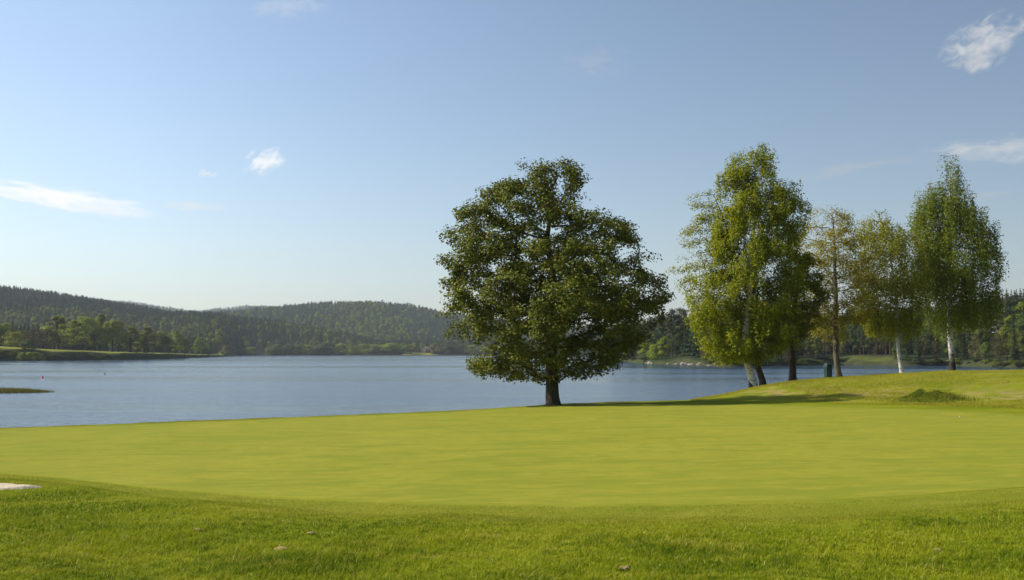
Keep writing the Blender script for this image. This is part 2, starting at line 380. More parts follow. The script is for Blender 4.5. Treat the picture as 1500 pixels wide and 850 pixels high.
def grow(trunk, attr_pts, step, kill, r, bias=(0, 0, 0), iters=160):
    nodes = [np.array(p, float) for p in trunk]; par = [-1] + list(range(len(trunk) - 1))
    A = np.array(attr_pts); N = np.array(nodes)
    D = np.linalg.norm(A[:, None] - N[None, :], axis=2); near = D.argmin(1); dist = D.min(1)
    alive = dist > kill; used = set(); bias = np.array(bias)
    for _ in range(iters):
        idx = np.where(alive)[0]
        if len(idx) == 0: break
        new, newp = [], []
        nn = near[idx]; order = np.argsort(nn); idx = idx[order]; nn = nn[order]
        uq, st = np.unique(nn, return_index=True); st = list(st) + [len(nn)]
        for q, node in enumerate(uq):
            v = A[idx[st[q]:st[q + 1]]] - nodes[node]; v /= np.linalg.norm(v, axis=1)[:, None] + 1e-9
            dvec = v.sum(0); dvec /= np.linalg.norm(dvec) + 1e-9
            dvec = dvec + bias + r.normal(size=3) * .13; dvec /= np.linalg.norm(dvec) + 1e-9
            key = (int(node), int(round(dvec[0] * 3)), int(round(dvec[1] * 3)), int(round(dvec[2] * 3)))
            if key in used: continue
            used.add(key); new.append(nodes[node] + dvec * step); newp.append(int(node))
        if not new: break
        base = len(nodes); nodes += new; par += newp
        NN = np.array(new); D = np.linalg.norm(A[:, None] - NN[None], axis=2); m = D.min(1); am = D.argmin(1)
        up = m < dist; near[up] = base + am[up]; dist[up] = m[up]; alive &= dist > kill
    return np.array(nodes), np.array(par)

def tubes(nodes, par, rad, chains, sides_fn):
    V, Fq = [], []; nv = 0
    for ch in chains:
        if len(ch) < 2: continue
        P = nodes[ch]; r = rad[ch].copy(); r[0] = min(r[0], r[1] * 1.35); ns = sides_fn(r[0])
        T = np.gradient(P, axis=0); T /= np.linalg.norm(T, axis=1)[:, None] + 1e-9
        ref = np.array([1.0, 0, 0]) if abs(T[0][0]) < .9 else np.array([0, 1.0, 0])
        aa = np.linspace(0, 2 * np.pi, ns, endpoint=False)
        u = ref - T * (T @ ref)[:, None]; u /= np.linalg.norm(u, axis=1)[:, None] + 1e-9
        w = np.cross(T, u)
        ring = P[:, None] + r[:, None, None] * (np.cos(aa)[None, :, None] * u[:, None] + np.sin(aa)[None, :, None] * w[:, None])
        V.append(ring.reshape(-1, 3)); k = len(ch)
        i = np.arange(k - 1)[:, None] * ns + np.arange(ns)[None]; j = np.arange(k - 1)[:, None] * ns + (np.arange(ns)[None] + 1) % ns
        Fq.append(np.stack([i, j, j + ns, i + ns], -1).reshape(-1, 4) + nv); nv += k * ns
    return np.concatenate(V), np.concatenate(Fq)

def hero_tree(name, label, group, trunk_px, Y, profile, R0, mats, n_att, n_leaf, leaf, seed, step=.42, kill=.62, clear=None, bias=(0, 0, .1),
              gap=.30, depth=.95, thr=.035, spread=.36, weep=0.0, hollow=.45, dense=1.0, flare=1.5, grow_out=.0, ragged=.16, puff=.35, on=1.5, tip_r=.010, taper=.9):
    """a tree grown limb by limb into a crown outline (photo points carried to distance Y)"""
    r = np.random.default_rng(seed)
    tp = np.array([at(a, b, Y) for a, b in trunk_px]); base = tp[0].copy(); base[2] = float(ground(base[0], base[1])); tp[0] = base
    # finely spaced trunk line
    seg = np.linalg.norm(np.diff(tp, axis=0), axis=1); s = np.concatenate([[0], np.cumsum(seg)]); m = max(3, int(s[-1] / step)); q = np.linspace(0, s[-1], m + 1)
    tl = np.stack([np.interp(q, s, tp[:, i]) for i in range(3)], 1)
    wob = .05 * s[-1] / 12; tl[1:-1, 0] += wob * np.sin(q[1:-1] * 1.1 + seed); tl[1:-1, 1] += wob * np.sin(q[1:-1] * .8 + seed * 2)
    # crown outline
    pr = np.array(profile, float); zz = zat(pr[:, 0], Y); xl = (pr[:, 1] - 750) / F * Y * 1.002; xr = (pr[:, 2] - 750) / F * Y * 1.002
    o = np.argsort(zz); zz, xl, xr = zz[o], xl[o], xr[o]
    zs = r.uniform(zz[0], zz[-1], n_att * 14); L = np.interp(zs, zz, xl); Rr = np.interp(zs, zz, xr); hw = (Rr - L) / 2
    keep = r.uniform(size=len(zs)) < (hw / hw.max()) ** 1.7 * dense + .04; zs, L, Rr, hw = zs[keep], L[keep], Rr[keep], hw[keep]
    rr = r.uniform(size=len(zs)) ** hollow; th = r.uniform(0, 2 * np.pi, len(zs))
    hw = (hw + grow_out) * (1 + ragged * np.sin(th * 3 + zs * 1.9 + seed) * np.sin(zs * 2.7 + th * 2 + seed * 2) + ragged * .7 * np.sin(zs * 5.3 + th * 5))
    x = (L + Rr) / 2 + hw * rr * np.cos(th); y = Y + hw * depth * rr * np.sin(th)
    pts = np.stack([x, y, zs], 1)
    nz = np.array([mnoise.noise(Vector(p * .55 + seed * 3.7)) + .5 * mnoise.noise(Vector(p * 1.3 + seed)) for p in pts[: n_att * 4]])
    pts = pts[: n_att * 4][nz > gap - .5][:n_att]
    nodes, par = grow(tl, pts, step, kill, r, bias)
    n = len(nodes); kids = [[] for _ in range(n)]
    for i in range(1, n): kids[par[i]].append(i)
    tips = np.zeros(n)
    for i in range(n - 1, -1, -1):
        if not kids[i]: tips[i] = 1
        if par[i] >= 0: tips[par[i]] += tips[i]
    ex = math.log(tips[0]) / math.log(R0 * .85 / tip_r); rad = tip_r * tips ** (1 / ex)
    nt = len(tl); hfrac = np.linspace(0, 1, nt)
    rad[:nt] = np.maximum(rad[:nt], R0 * (1 - hfrac) ** taper * .80); rad[:nt] *= 1 + (flare - 1) * np.exp(-q / .35)
    # chains
    trunk_chain = [list(range(nt))]; limbs = []
    stack = [(i, kd) for i in range(n) for kd in kids[i] if i < nt and kd >= nt]
    while stack:
        p0, c0 = stack.pop(); ch = [p0, c0]; cur = c0
        while kids[cur]:
            ks = sorted(kids[cur], key=lambda a: -rad[a]); 
            for kd in ks[1:]: stack.append((cur, kd))
            cur = ks[0]; ch.append(cur)
        limbs.append(ch)
    root = empty(name, base); tag(root, label, 'tree', group)
    loc = base
    tv, tf = tubes(nodes, par, rad, trunk_chain, lambda a: 14); tv[:14, 2] -= .12
    link('trunk', mesh_np('trunk', tv - loc, tf, mats[0], smooth=True), root)
    lv, lf = tubes(nodes, par, rad, limbs, lambda a: 4 if a < .03 else (6 if a < .08 else 9))
    link('limbs', mesh_np('limbs', lv - loc, lf, mats[1], smooth=True), root)
    # leaves on the thin wood
    thin = np.where((rad < thr) & (np.arange(n) >= nt))[0]
    w = np.array([1.0 if rad[i] > tip_r * 1.5 else 1.6 for i in thin]); w /= w.sum()
    # clumpiness: some twigs leaf out more than others
    cl = np.array([.28 + 1.3 * max(0, .5 + 1.4 * mnoise.noise(Vector(nodes[i] * .8 + seed))) for i in thin]); w = w * cl; w /= w.sum()
    pick = r.choice(thin, n_leaf, p=w); dv = r.normal(size=(n_leaf, 3)); dv /= np.linalg.norm(dv, axis=1)[:, None]; c = nodes[pick] + dv * (r.uniform(size=n_leaf) ** .45)[:, None] * spread * 1.5 * np.array([1, 1, .75])
    droop = None; src = nodes[pick]
    if weep > 0:
        hang = r.uniform(size=n_leaf) ** 1.2 * weep * np.clip(1.2 - rr_rel(nodes[pick], nodes[:nt]), .5, 1.2)
        # hang in strands: leaves of one twig share a few plumb lines
        k = r.integers(0, 4, n_leaf); ph = (pick * 1.7 + k * 2.1)
        c = nodes[pick] + np.stack([np.cos(ph) * spread * .7, np.sin(ph * 1.3) * spread * .7, np.zeros(n_leaf)], 1) + r.normal(size=(n_leaf, 3)) * spread * .28
        c[:, 2] -= hang; droop = 1.6
    ok = c[:, 2] > zz[0] - .25 - 1.5 * np.abs(np.sin(c[:, 0] * 2.3 + seed) * np.sin(c[:, 1] * 1.9 + c[:, 0] * 5.1)) - .3 * r.uniform(size=len(c)); c = c[ok]; src = src[ok]
    ax = np.stack([np.interp(c[:, 2], zz, (xl + xr) / 2), np.full(len(c), Y), c[:, 2] - .6], 1); od = c - ax; od /= np.linalg.norm(od, axis=1)[:, None] + 1e-9
    out = puff * (c - src) / (spread * 1.5) + .55 * od + np.array([0, 0, .25])
    sz = r.uniform(.7, 1.25, len(c)) * leaf
    v, f = leaf_cloud(c, sz, sz * r.uniform(.55, .8, len(c)), r, droop=droop, out=out, on=on)
    link('crown', mesh_np('crown', v - loc, f, mats[2]), root)
    return root
def rr_rel(p, trunk): return np.zeros(len(p))

m_oak_bark = bark_mat('oak bark', (.030, .024, .018), (.085, .068, .050))
m_oak_limb = bark_mat('oak limb', (.028, .023, .018), (.070, .058, .044))
m_oak_leaf = leaf_mat('oak leaves', (.080, .104, .012), (.125, .142, .014), (.195, .188, .022), .14)
m_dark_bark = bark_mat('dark bark', (.040, .026, .018), (.12, .078, .052))
m_grey_bark = bark_mat('grey bark', (.075, .060, .042), (.19, .155, .105))
m_limb_grey = bark_mat('birch limb', (.06, .045, .035), (.20, .17, .14))
m_birch_leaf = leaf_mat('birch leaves', (.165, .208, .012), (.235, .262, .016), (.30, .30, .025), .38)
m_dkleaf = leaf_mat('dark tree leaves', (.11, .135, .012), (.16, .18, .016), (.21, .205, .022), .35)
m_gold_leaf = leaf_mat('young aspen leaves', (.23, .215, .030), (.30, .275, .042), (.36, .32, .075), .5)
m_light_leaf = leaf_mat('light birch leaves', (.18, .20, .018), (.245, .255, .026), (.30, .29, .045), .48)
m_weep_leaf = leaf_mat('weeping birch leaves', (.108, .150, .016), (.16, .195, .02), (.215, .23, .03), .35)

oak_profile = [(237, 790, 842), (243, 752, 862), (252, 738, 868), (270, 716, 866), (290, 688, 862), (305, 674, 868), (318, 664, 896), (332, 656, 922), (355, 648, 932), (380, 646, 944), (400, 648, 958), (420, 664, 978),
               (440, 656, 984), (460, 656, 976), (480, 660, 966), (500, 664, 964), (515, 668, 942), (530, 678, 920), (543, 688, 905), (553, 705, 880), (560, 760, 845)]
hero_tree('oak_tree', 'broad round-crowned dark green oak standing alone at the edge of the putting green', None,
          [(811, 593), (808, 545), (806, 500), (803, 450), (810, 400), (800, 350), (806, 310)], 49.2, oak_profile, .36, (m_oak_bark, m_oak_limb, m_oak_leaf),
          3600, 98000, .145, 11, step=.34, kill=.44, gap=.46, spread=.29, hollow=.40, taper=1.5, ragged=.10, puff=.6, on=1.3, bias=(0, 0, .08), thr=.030, flare=1.35)

b1z = float(ground(*at(1100, 565, 61)[:2]))
b2z = float(ground(*at(1320, 547, 67.3)[:2])); b3z = float(ground(*at(1393, 544, 69.4)[:2]))
m_birch_a = birch_mat('birch bark leaning', b1z, .25); m_birch_b = birch_mat('birch bark slim', b2z, .15); m_birch_c = birch_mat('birch bark tall', b3z, 1.9)

GRP = 'trees along the mound by the lake'
hero_tree('birch_tree', 'tall full-leaved birch with a leaning white trunk, rising at the lakeside end of the mound', GRP,
          [(1104, 566), (1096, 535), (1092, 505), (1096, 450), (1100, 380), (1105, 300), (1110, 215)], 61,
          [(203, 1098, 1124), (212, 1088, 1130), (230, 1076, 1138), (255, 1062, 1142), (275, 1056, 1166), (295, 1050, 1178), (330, 1044, 1176), (370, 1038, 1174), (410, 1030, 1172), (440, 1022, 1168), (470, 1018, 1164), (500, 1022, 1150), (512, 1032, 1138), (524, 1050, 1115)],
          .26, (m_birch_a, m_limb_grey, m_birch_leaf), 2700, 88000, .130, 21, step=.42, kill=.52, gap=.36, bias=(0, 0, .22), spread=.34, thr=.03, weep=.6, depth=.8, grow_out=.12)
hero_tree('alder_tree', 'dark-trunked tree tight behind the leaning white birch trunk, pale thin sprays on its lake side', GRP,
          [(1118, 565), (1109, 535), (1106, 500), (1098, 440), (1080, 380), (1062, 330), (1045, 285)], 62.3,
          [(268, 1040, 1052), (280, 1016, 1056), (300, 1004, 1066), (330, 1004, 1070), (360, 1000, 1080), (385, 1010, 1090), (405, 990, 1096), (430, 1004, 1120), (460, 1016, 1140), (490, 1030, 1140)],
          .22, (m_dark_bark, m_dark_bark, m_light_leaf), 900, 13000, .13, 33, step=.42, kill=.55, gap=.25, spread=.30, grow_out=.2, ragged=.25, thr=.03, depth=.55)
hero_tree('maple_tree', 'tree with a straight dark trunk and deep green crown close beside the big birch', GRP,
          [(1161, 557), (1160, 500), (1164, 450), (1170, 410), (1176, 375)], 63.2,
          [(368, 1166, 1184), (378, 1156, 1196), (390, 1150, 1202), (410, 1142, 1206), (430, 1138, 1206), (455, 1134, 1202), (475, 1136, 1194), (492, 1142, 1186), (504, 1150, 1176)],
          .24, (m_dark_bark, m_dark_bark, m_dkleaf), 800, 12500, .14, 44, step=.4, kill=.55, gap=.30, spread=.32, thr=.03, depth=.9)
hero_tree('aspen_tree', 'sparsely leafed aspen with golden young leaves and a grey trunk beside the green bin', GRP,
          [(1230, 551), (1224, 520), (1223, 470), (1226, 430), (1222, 380), (1220, 320)], 65.2,
          [(308, 1206, 1232), (318, 1198, 1240), (335, 1190, 1252), (355, 1182, 1262), (380, 1178, 1266), (410, 1176, 1268), (440, 1180, 1266), (465, 1184, 1262), (485, 1192, 1256), (500, 1196, 1240)],
          .21, (m_grey_bark, m_grey_bark, m_gold_leaf), 1800, 21000, .125, 55, step=.40, kill=.48, gap=.24, spread=.30, grow_out=.45, ragged=.22, bias=(0, 0, .3), thr=.03)
hero_tree('birch_tree', 'slender birch with a slim white trunk and light loose crown, next after the aspen', GRP,
          [(1322, 547), (1318, 520), (1314, 480), (1312, 430), (1305, 380), (1296, 330)], 67.3,
          [(312, 1280, 1300), (322, 1274, 1312), (335, 1270, 1332), (352, 1262, 1338), (375, 1262, 1342), (400, 1262, 1346), (430, 1264, 1348), (455, 1270, 1350), (470, 1280, 1348), (484, 1288, 1340)],
          .15, (m_birch_b, m_limb_grey, m_light_leaf), 1800, 31000, .13, 66, step=.40, kill=.48, gap=.33, grow_out=.40, ragged=.24, spread=.32, bias=(0, 0, .2), thr=.03, weep=.8)
hero_tree('birch_tree', 'tall narrow weeping birch with hanging dark green twigs, last of the row on the mound', GRP,
          [(1394, 544), (1393, 500), (1391, 440), (1390, 360), (1392, 280), (1396, 228)], 69.4,
          [(219, 1386, 1406), (228, 1378, 1412), (245, 1372, 1416), (262, 1366, 1420), (280, 1350, 1426), (300, 1338, 1440), (318, 1334, 1448), (335, 1332, 1446), (355, 1334, 1448), (375, 1336, 1460), (400, 1336, 1466), (425, 1342, 1466), (445, 1346, 1464), (458, 1352, 1454), (466, 1364, 1440)],
          .22, (m_birch_c, m_limb_grey, m_weep_leaf), 2300, 66000, .125, 77, step=.42, kill=.52, gap=.40, grow_out=.06, ragged=.19, spread=.30, bias=(0, 0, -.05), thr=.03, weep=1.5, depth=.85)

# ------------------------------------------------------------------ distant trees: prototypes, then copies
m_far_trunk = bark_mat('far trunk', (.035, .026, .020), (.10, .075, .055), (1, 1, .4))
m_pine_trunk = bark_mat('pine trunk', (.07, .035, .020), (.19, .095, .05), (1, 1, .4))
m_far_dec = leaf_mat('far broadleaf foliage', (.128, .182, .014), (.190, .228, .018), (.24, .25, .028), .28, inst=.8)
m_far_dark = leaf_mat('far dark broadleaf foliage', (.058, .086, .014), (.088, .114, .018), (.125, .135, .022), .22, inst=.8)
m_far_spr = leaf_mat('spruce needles', (.022, .044, .014), (.040, .070, .018), (.068, .098, .024), .10, inst=.7, spec=.15)
m_far_pine = leaf_mat('pine needles', (.032, .050, .015), (.052, .070, .020), (.078, .088, .026), .12, inst=.7, spec=.15)
m_tan = leaf_mat('budding brown foliage', (.095, .080, .030), (.13, .105, .040), (.15, .125, .05), .25, inst=.7)

def limb_mesh(segs, mat, ns=6):
    V, Fq, nv = [], [], 0
    for (a, b, ra, rb) in segs:
        a = np.array(a, float); b = np.array(b, float); k = 4; P = a + (b - a) * np.linspace(0, 1, k)[:, None]
        nodes = P; rad = np.linspace(ra, rb, k)
        v, f = tubes(nodes, None, rad, [list(range(k))], lambda q: ns); V.append(v); Fq.append(f + nv); nv += len(v)
    return mesh_np('trunk', np.concatenate(V), np.concatenate(Fq), mat, smooth=True)
def proto_broad(seed, H, Wd, mat, clear=.22, n=4600, leaf=.50, pts=32, top=1.0, multi=1):
    r = np.random.default_rng(seed); segs = []
    for q in range(multi):
        ox = (q - (multi - 1) / 2) * .9; lean = r.normal() * .05 * H
        segs.append(((ox, r.normal() * .3, -.6), (ox + lean * .5, 0, H * .45), .020 * H, .012 * H)); segs.append(((ox + lean * .5, 0, H * .45), (ox + lean, 0, H * .85), .012 * H, .003 * H))
    cs = []
    for i in range(pts):
        z = clear + (1 - clear) * (r.uniform() ** .85); prof = math.sin(math.pi * min(1, max(.05, ((z - clear) / (1 - clear)) ** .75 * .92 + .08))) ** .6
        a = r.uniform(0, 6.28); q = r.uniform(.15, 1) ** .6 * prof * Wd * .40
        cs.append((q * math.cos(a), q * math.sin(a), z * H * .95, (.10 + .10 * r.uniform()) * Wd * (.6 + .6 * prof)))
        segs.append(((0, 0, max(clear * .8, z - .22) * H * .85), cs[-1][:3], .006 * H, .0015 * H))
    per = n // pts; out = []; nd = []
    for (x, y, z, s) in cs:
        d = r.normal(size=(per, 3)); d /= np.linalg.norm(d, axis=1)[:, None]; d *= (r.uniform(size=per) ** .4)[:, None] * s * np.array([1.15, 1.15, .85]); out.append(d + (x, y, z)); nd.append(d / s + np.array([x, y, (z - H * .55) * .5]) / Wd * 1.2 + (0, 0, .25))
    c = np.concatenate(out); sz = r.uniform(.6, 1.3, len(c)) * leaf
    v, f = leaf_cloud(c, sz, sz * .7, r, out=np.concatenate(nd), on=.6)
    return limb_mesh(segs, m_far_trunk), mesh_np('crown', v, f, mat)
def proto_spruce(seed, H, Wd, mat, n=2000, leaf=.8):
    r = np.random.default_rng(seed); c = []; L = []
    for i in range(n):
        q = r.uniform() ** 1.15 * .93; z = .07 + q; lay = math.floor(z * 26) / 26; z = lay + r.uniform(0, .022)
        rr = Wd * .5 * (1 - z) ** .85 * (.85 + .3 * math.sin(lay * 91)) * math.sqrt(r.uniform(.05, 1)); a = r.integers(0, 9) * .7 + lay * 17 + r.normal() * .16
        c.append((rr * math.cos(a), rr * math.sin(a), z * H - rr * .35)); L.append(leaf * (1.25 - .7 * z) * r.uniform(.7, 1.2))
    c = np.array(c); L = np.array(L); v, f = leaf_cloud(c, L, L * .55, r, droop=.4, out=c * np.array([1, 1, 0]) / Wd * 2 + (0, 0, .45), on=.6)
    return limb_mesh([((0, 0, -.6), (0, 0, H * .97), .016 * H, .002 * H)], m_far_trunk), mesh_np('crown', v, f, mat)
def proto_pine(seed, H, Wd, mat, n=2000, leaf=.65):
    r = np.random.default_rng(seed); lean = r.normal() * .03 * H; segs = [((0, 0, -.6), (lean * .5, 0, H * .5), .016 * H, .012 * H), ((lean * .5, 0, H * .5), (lean, 0, H * .96), .012 * H, .003 * H)]
    out = []; nd = []; pts = 20
    for i in range(pts):
        z = .42 + .55 * (i + r.uniform()) / pts; a = r.uniform(0, 6.28); q = Wd * .5 * (1.12 - z) ** .55 * r.uniform(.25, 1.05)
        x, y = q * math.cos(a) + lean * z, q * math.sin(a); segs.append(((lean * z, 0, (z - .05) * H), (x, y, z * H), .005 * H, .0015 * H))
        k = n // pts; d = r.normal(size=(k, 3)); d /= np.linalg.norm(d, axis=1)[:, None]; d *= (r.uniform(size=k) ** .45)[:, None] * Wd * .19 * np.array([1.2, 1.2, .6]); out.append(d + (x, y, z * H)); nd.append(d / (Wd * .19) + np.array([x, y, 0]) / Wd + (0, 0, .3))
    c = np.concatenate(out); sz = r.uniform(.6, 1.3, len(c)) * leaf; v, f = leaf_cloud(c, sz, sz * .5, r, out=np.concatenate(nd), on=.6)
    return limb_mesh(segs, m_pine_trunk), mesh_np('crown', v, f, mat)

H0 = 18.0
PROTO = {
    'broad': [proto_broad(1, H0, 12, m_far_dec), proto_broad(2, H0, 10, m_far_dec, clear=.16), proto_broad(3, H0, 11, m_far_dark, clear=.12), proto_broad(4, H0, 8, m_far_dec, clear=.2, multi=2)],
    'tan': [proto_broad(5, H0, 10, m_tan, n=1700), proto_broad(6, H0, 9, m_tan, clear=.12, n=1700)],
    'spruce': [proto_spruce(7, H0, 6.5, m_far_spr), proto_spruce(8, H0, 5.4, m_far_spr)],
    'pine': [proto_pine(9, H0, 8, m_far_pine), proto_pine(10, H0, 7, m_far_pine)],
    'bush': [proto_broad(12, H0, 22, m_far_dec, clear=.0, n=2400, leaf=1.1, pts=22), proto_broad(13, H0, 20, m_far_dark, clear=.0, n=2400, leaf=1.1, pts=22)],
    'tanbush': [proto_broad(14, H0, 20, m_tan, clear=.0, n=2000, leaf=1.1, pts=22)],
}
NAME = {'broad': 'broadleaf_tree', 'tan': 'budding_tree', 'spruce': 'spruce_tree', 'pine': 'pine_tree', 'bush': 'shore_bush', 'tanbush': 'shore_bush'}
CAT = {'bush': 'bush', 'tanbush': 'bush'}
proto_obj = {}
def far_tree(kind, var, x, y, H, wide, label, group, r, z=None):
    key = (kind, var)
    base = (x, y, float(far_ground(x, y)) if z is None else z)
    if key not in proto_obj:
        e = empty(NAME[kind], base); link('trunk', PROTO[kind][var][0], e); link('crown', PROTO[kind][var][1], e); proto_obj[key] = e
    else:
        src = proto_obj[key]; e = src.copy(); C.objects.link(e)
        for ch in [c for c in src.children]:
            k = ch.copy(); C.objects.link(k); k.parent = e
    e.location = base; e.rotation_euler = (0, 0, r.uniform(0, 6.28)); s = H / H0; e.scale = (s * wide, s * wide, s)
    tag(e, label, CAT.get(kind, 'tree'), group)
    return e
def by_px(kind, var, px, top, base_d, wide_px, label, group, r):
    """tree standing base_d metres behind the shore on the bearing of px, topping out at the photo height"""
    Y = float(shore_Y(px)) + base_d; x = at(px, 516, Y)[0]; z = float(far_ground(x, Y)); H = zat(top, Y) - z
    W0 = {'broad': (12, 10, 11, 8), 'tan': (10, 9), 'spruce': (6.5, 5.4), 'pine': (8, 7), 'bush': (22, 20), 'tanbush': (20,)}[kind][var]
    wide = 1.0 if wide_px is None else 1.3 * (wide_px / F * Y) / (W0 * H / H0)
    return far_tree(kind, var, x, Y, H, wide, label, group, r)

r = np.random.default_rng(99)
GL = 'trees on the grassy point across the lake'
for kind, var, px, top, bd, w, lab in [
    ('broad', 0, 2, 470, 45, 34, 'broad green tree at the photo\'s left edge above the grassy lake point'),
    ('broad', 1, -22, 474, 50, 34, None),
    ('bush', 0, 21, 487, 22, 30, 'rounded pale bush on the bank, before the dark trees at the photo\'s left edge'),
    ('tan', 0, 48, 479, 45, 30, 'brownish budding tree between the rounded pale bush and the tall pale tree'),
    ('broad', 2, 33, 482, 60, 24, None),
    ('bush', 1, 42, 498, 8, 20, 'bush growing low on the bank of the grassy point, under the brownish tree'),
    ('tan', 1, 68, 480, 50, 22, None),
    ('broad', 3, 82, 461, 55, 34, 'tall pale green tree, first of the big ones on the grassy point'),
    ('tan', 1, 93, 470, 80, 20, None),
    ('broad', 1, 108, 468, 40, 32, 'wide leafy crown, first of the dense clump at the middle of the grassy point'),
    ('broad', 0, 125, 459, 55, 34, 'tallest tree of the dense clump on the grassy point'),
    ('broad', 2, 138, 482, 32, 18, 'small dark tree in front of the dense clump on the grassy point'),
    ('broad', 1, 146, 459, 60, 30, None),
    ('broad', 0, 165, 465, 42, 32, 'big tree closing the dense clump toward the tip of the point'),
    ('broad', 1, 173, 470, 60, 26, None),
    ('broad', 3, 191, 477, 50, 24, None), ('broad', 1, 200, 481, 70, 20, None),
    ('broad', 3, 213, 477, 55, 26, 'light narrow tree about halfway from the dense clump to the tip of the point'),
    ('tan', 0, 226, 484, 60, 20, None), ('broad', 0, 236, 483, 50, 20, None), ('broad', 2, 245, 492, 35, 22, None),
    ('broad', 1, 258, 485, 50, 24, 'last tall tree toward the tip of the grassy point'),
    ('broad', 2, 270, 494, 60, 16, None), ('broad', 1, 288, 503, 45, 14, None), ('bush', 1, 300, 508, 50, 14, None),
    ('bush', 0, 331, 507, 40, 14, 'small bush alone at the low tip of the grassy point')]:
    by_px(kind, var, px, top, bd, w, lab or 'tree or bush standing among the others on the grassy point', GL, r)
for px in list(np.linspace(-20, 66, 18)) + list(np.linspace(70, 190, 16)) + list(np.linspace(200, 325, 8)):
    by_px('bush', 0 if px < 66 and r.uniform() < .85 else 1, px + r.uniform(-3, 3), (518 - max(0, (60 - px) * .10) if px < 66 else 519.5 + max(0, px - 180) * .012) + r.uniform(-1.5, 2), r.uniform(1, 3.5), 16 if px < 66 else 11, 'low scrub bush on the waterside bank of the grassy point', 'scrub bushes along the bank of the point', r)
GS = 'bushes and trees lining the far shore'
for kind, var, px, top, w in [('bush', 0, 367, 508.5, 26), ('bush', 1, 352, 512, 14), ('broad', 1, 396, 509, 16), ('bush', 1, 405, 504.5, 32), ('bush', 1, 424, 505, 30), ('broad', 2, 440, 504, 24), ('bush', 0, 452, 506, 26), ('bush', 1, 478, 502.5, 44), ('bush', 0, 500, 504, 36), ('bush', 1, 462, 507, 30),
                          ('bush', 0, 515, 507, 24), ('bush', 0, 533, 504, 32), ('broad', 0, 548, 503, 24), ('bush', 1, 556, 507, 26), ('broad', 0, 572, 501, 26), ('broad', 1, 586, 505, 20), ('bush', 0, 578, 511, 20), ('broad', 1, 601, 504, 20), ('tanbush', 0, 637, 504, 22), ('tanbush', 0, 651, 503, 26), ('broad', 2, 664, 503, 20), ('bush', 1, 676, 505, 26),
                          ('bush', 0, 690, 506, 24), ('bush', 1, 710, 505, 28), ('broad', 1, 728, 503, 22), ('bush', 1, 745, 506, 26), ('bush', 0, 768, 505, 26), ('broad', 2, 790, 504, 24), ('bush', 1, 815, 505, 28), ('broad', 0, 840, 503, 24), ('bush', 1, 862, 505, 26)]:
    lab = {367: 'rounded pale bush on the far shore, past the tip of the grassy point', 637: 'brown budding bush beside the small cabin on the far shore'}.get(px, 'leafy bush or tree in the unbroken line along the far shore')
    by_px(kind, var, px, top, 14 + r.uniform(0, 10), w, lab, GS, r)

GR = 'trees of the wood on the near shore across the bay'
spec_r = [('broad', 2, 905, 478, 14, 30), ('broad', 2, 928, 470, 24, 32), ('pine', 0, 950, 466, 30, 26), ('pine', 1, 968, 460, 34, 24), ('pine', 0, 984, 453, 30, 24), ('pine', 1, 1000, 450, 40, 22), ('spruce', 0, 1016, 441, 26, 26), ('spruce', 1, 1030, 452, 34, 22), ('spruce', 0, 1006, 462, 24, 22),
          ('bush', 0, 958, 505, 10, 22), ('broad', 1, 974, 492, 14, 20), ('broad', 0, 945, 500, 10, 18), ('bush', 1, 920, 512, 8, 22), ('broad', 2, 992, 485, 20, 20),
          ('pine', 0, 1472, 438, 90, 24), ('pine', 1, 1488, 437, 95, 22), ('broad', 1, 1500, 440, 80, 36), ('spruce', 1, 1455, 445, 110, 20), ('broad', 3, 1482, 462, 60, 26), ('pine', 1, 1512, 436, 100, 26)]
labs = {1016: 'tallest dark spruce on the near shore of the bay, just before the big birch', 984: 'pine between the oak and the tall dark spruce on the rocky shore', 1472: 'tall bushy-topped pine above the white house across the bay',
        958: 'small light green bush on the rocky shore beside the oak'}
for kind, var, px, top, bd, w in spec_r: by_px(kind, var, px, top, bd, w, labs.get(px, 'tree in the dense wood on the opposite shore of the bay'), GR, r)
top_t = [(900, 476), (1040, 452), (1100, 450), (1180, 458), (1250, 456), (1300, 458), (1400, 452), (1460, 448), (1520, 442), (1700, 440)]
for row, (bd, drop, st) in enumerate([(5, 40, 15), (16, 28, 15), (36, 14, 15), (70, 2, 14), (110, -2, 17)]):
    px = 1030 + r.uniform(0, 10)
    while px < 1590:
        q = r.uniform()
        kind = ('broad' if q < .48 else 'tan' if q < .62 else 'spruce' if q < .80 else 'pine') if row > 0 else ('broad' if q < .55 else 'spruce' if q < .8 else 'tan')
        if row >= 3: kind = 'broad' if q < .2 else 'spruce' if q < .6 else 'pine'
        var = int(r.integers(0, len(PROTO[kind]))); var = 2 if kind == 'broad' and r.uniform() < (.75 if row < 3 else .4) else var
        d = drop + r.normal() * 7
        if not (1452 < px < 1474 and row < 4 and tab(px, top_t) + d < 486): 
            if not (1210 < px < 1310 and row == 0):
                by_px(kind, var, px, tab(px, top_t) + d, bd + r.uniform(-5, 9), None if kind != 'bush' else 20, 'tree in the dense wood on the opposite shore of the bay', GR, r)
        px += st * r.uniform(.7, 1.3)

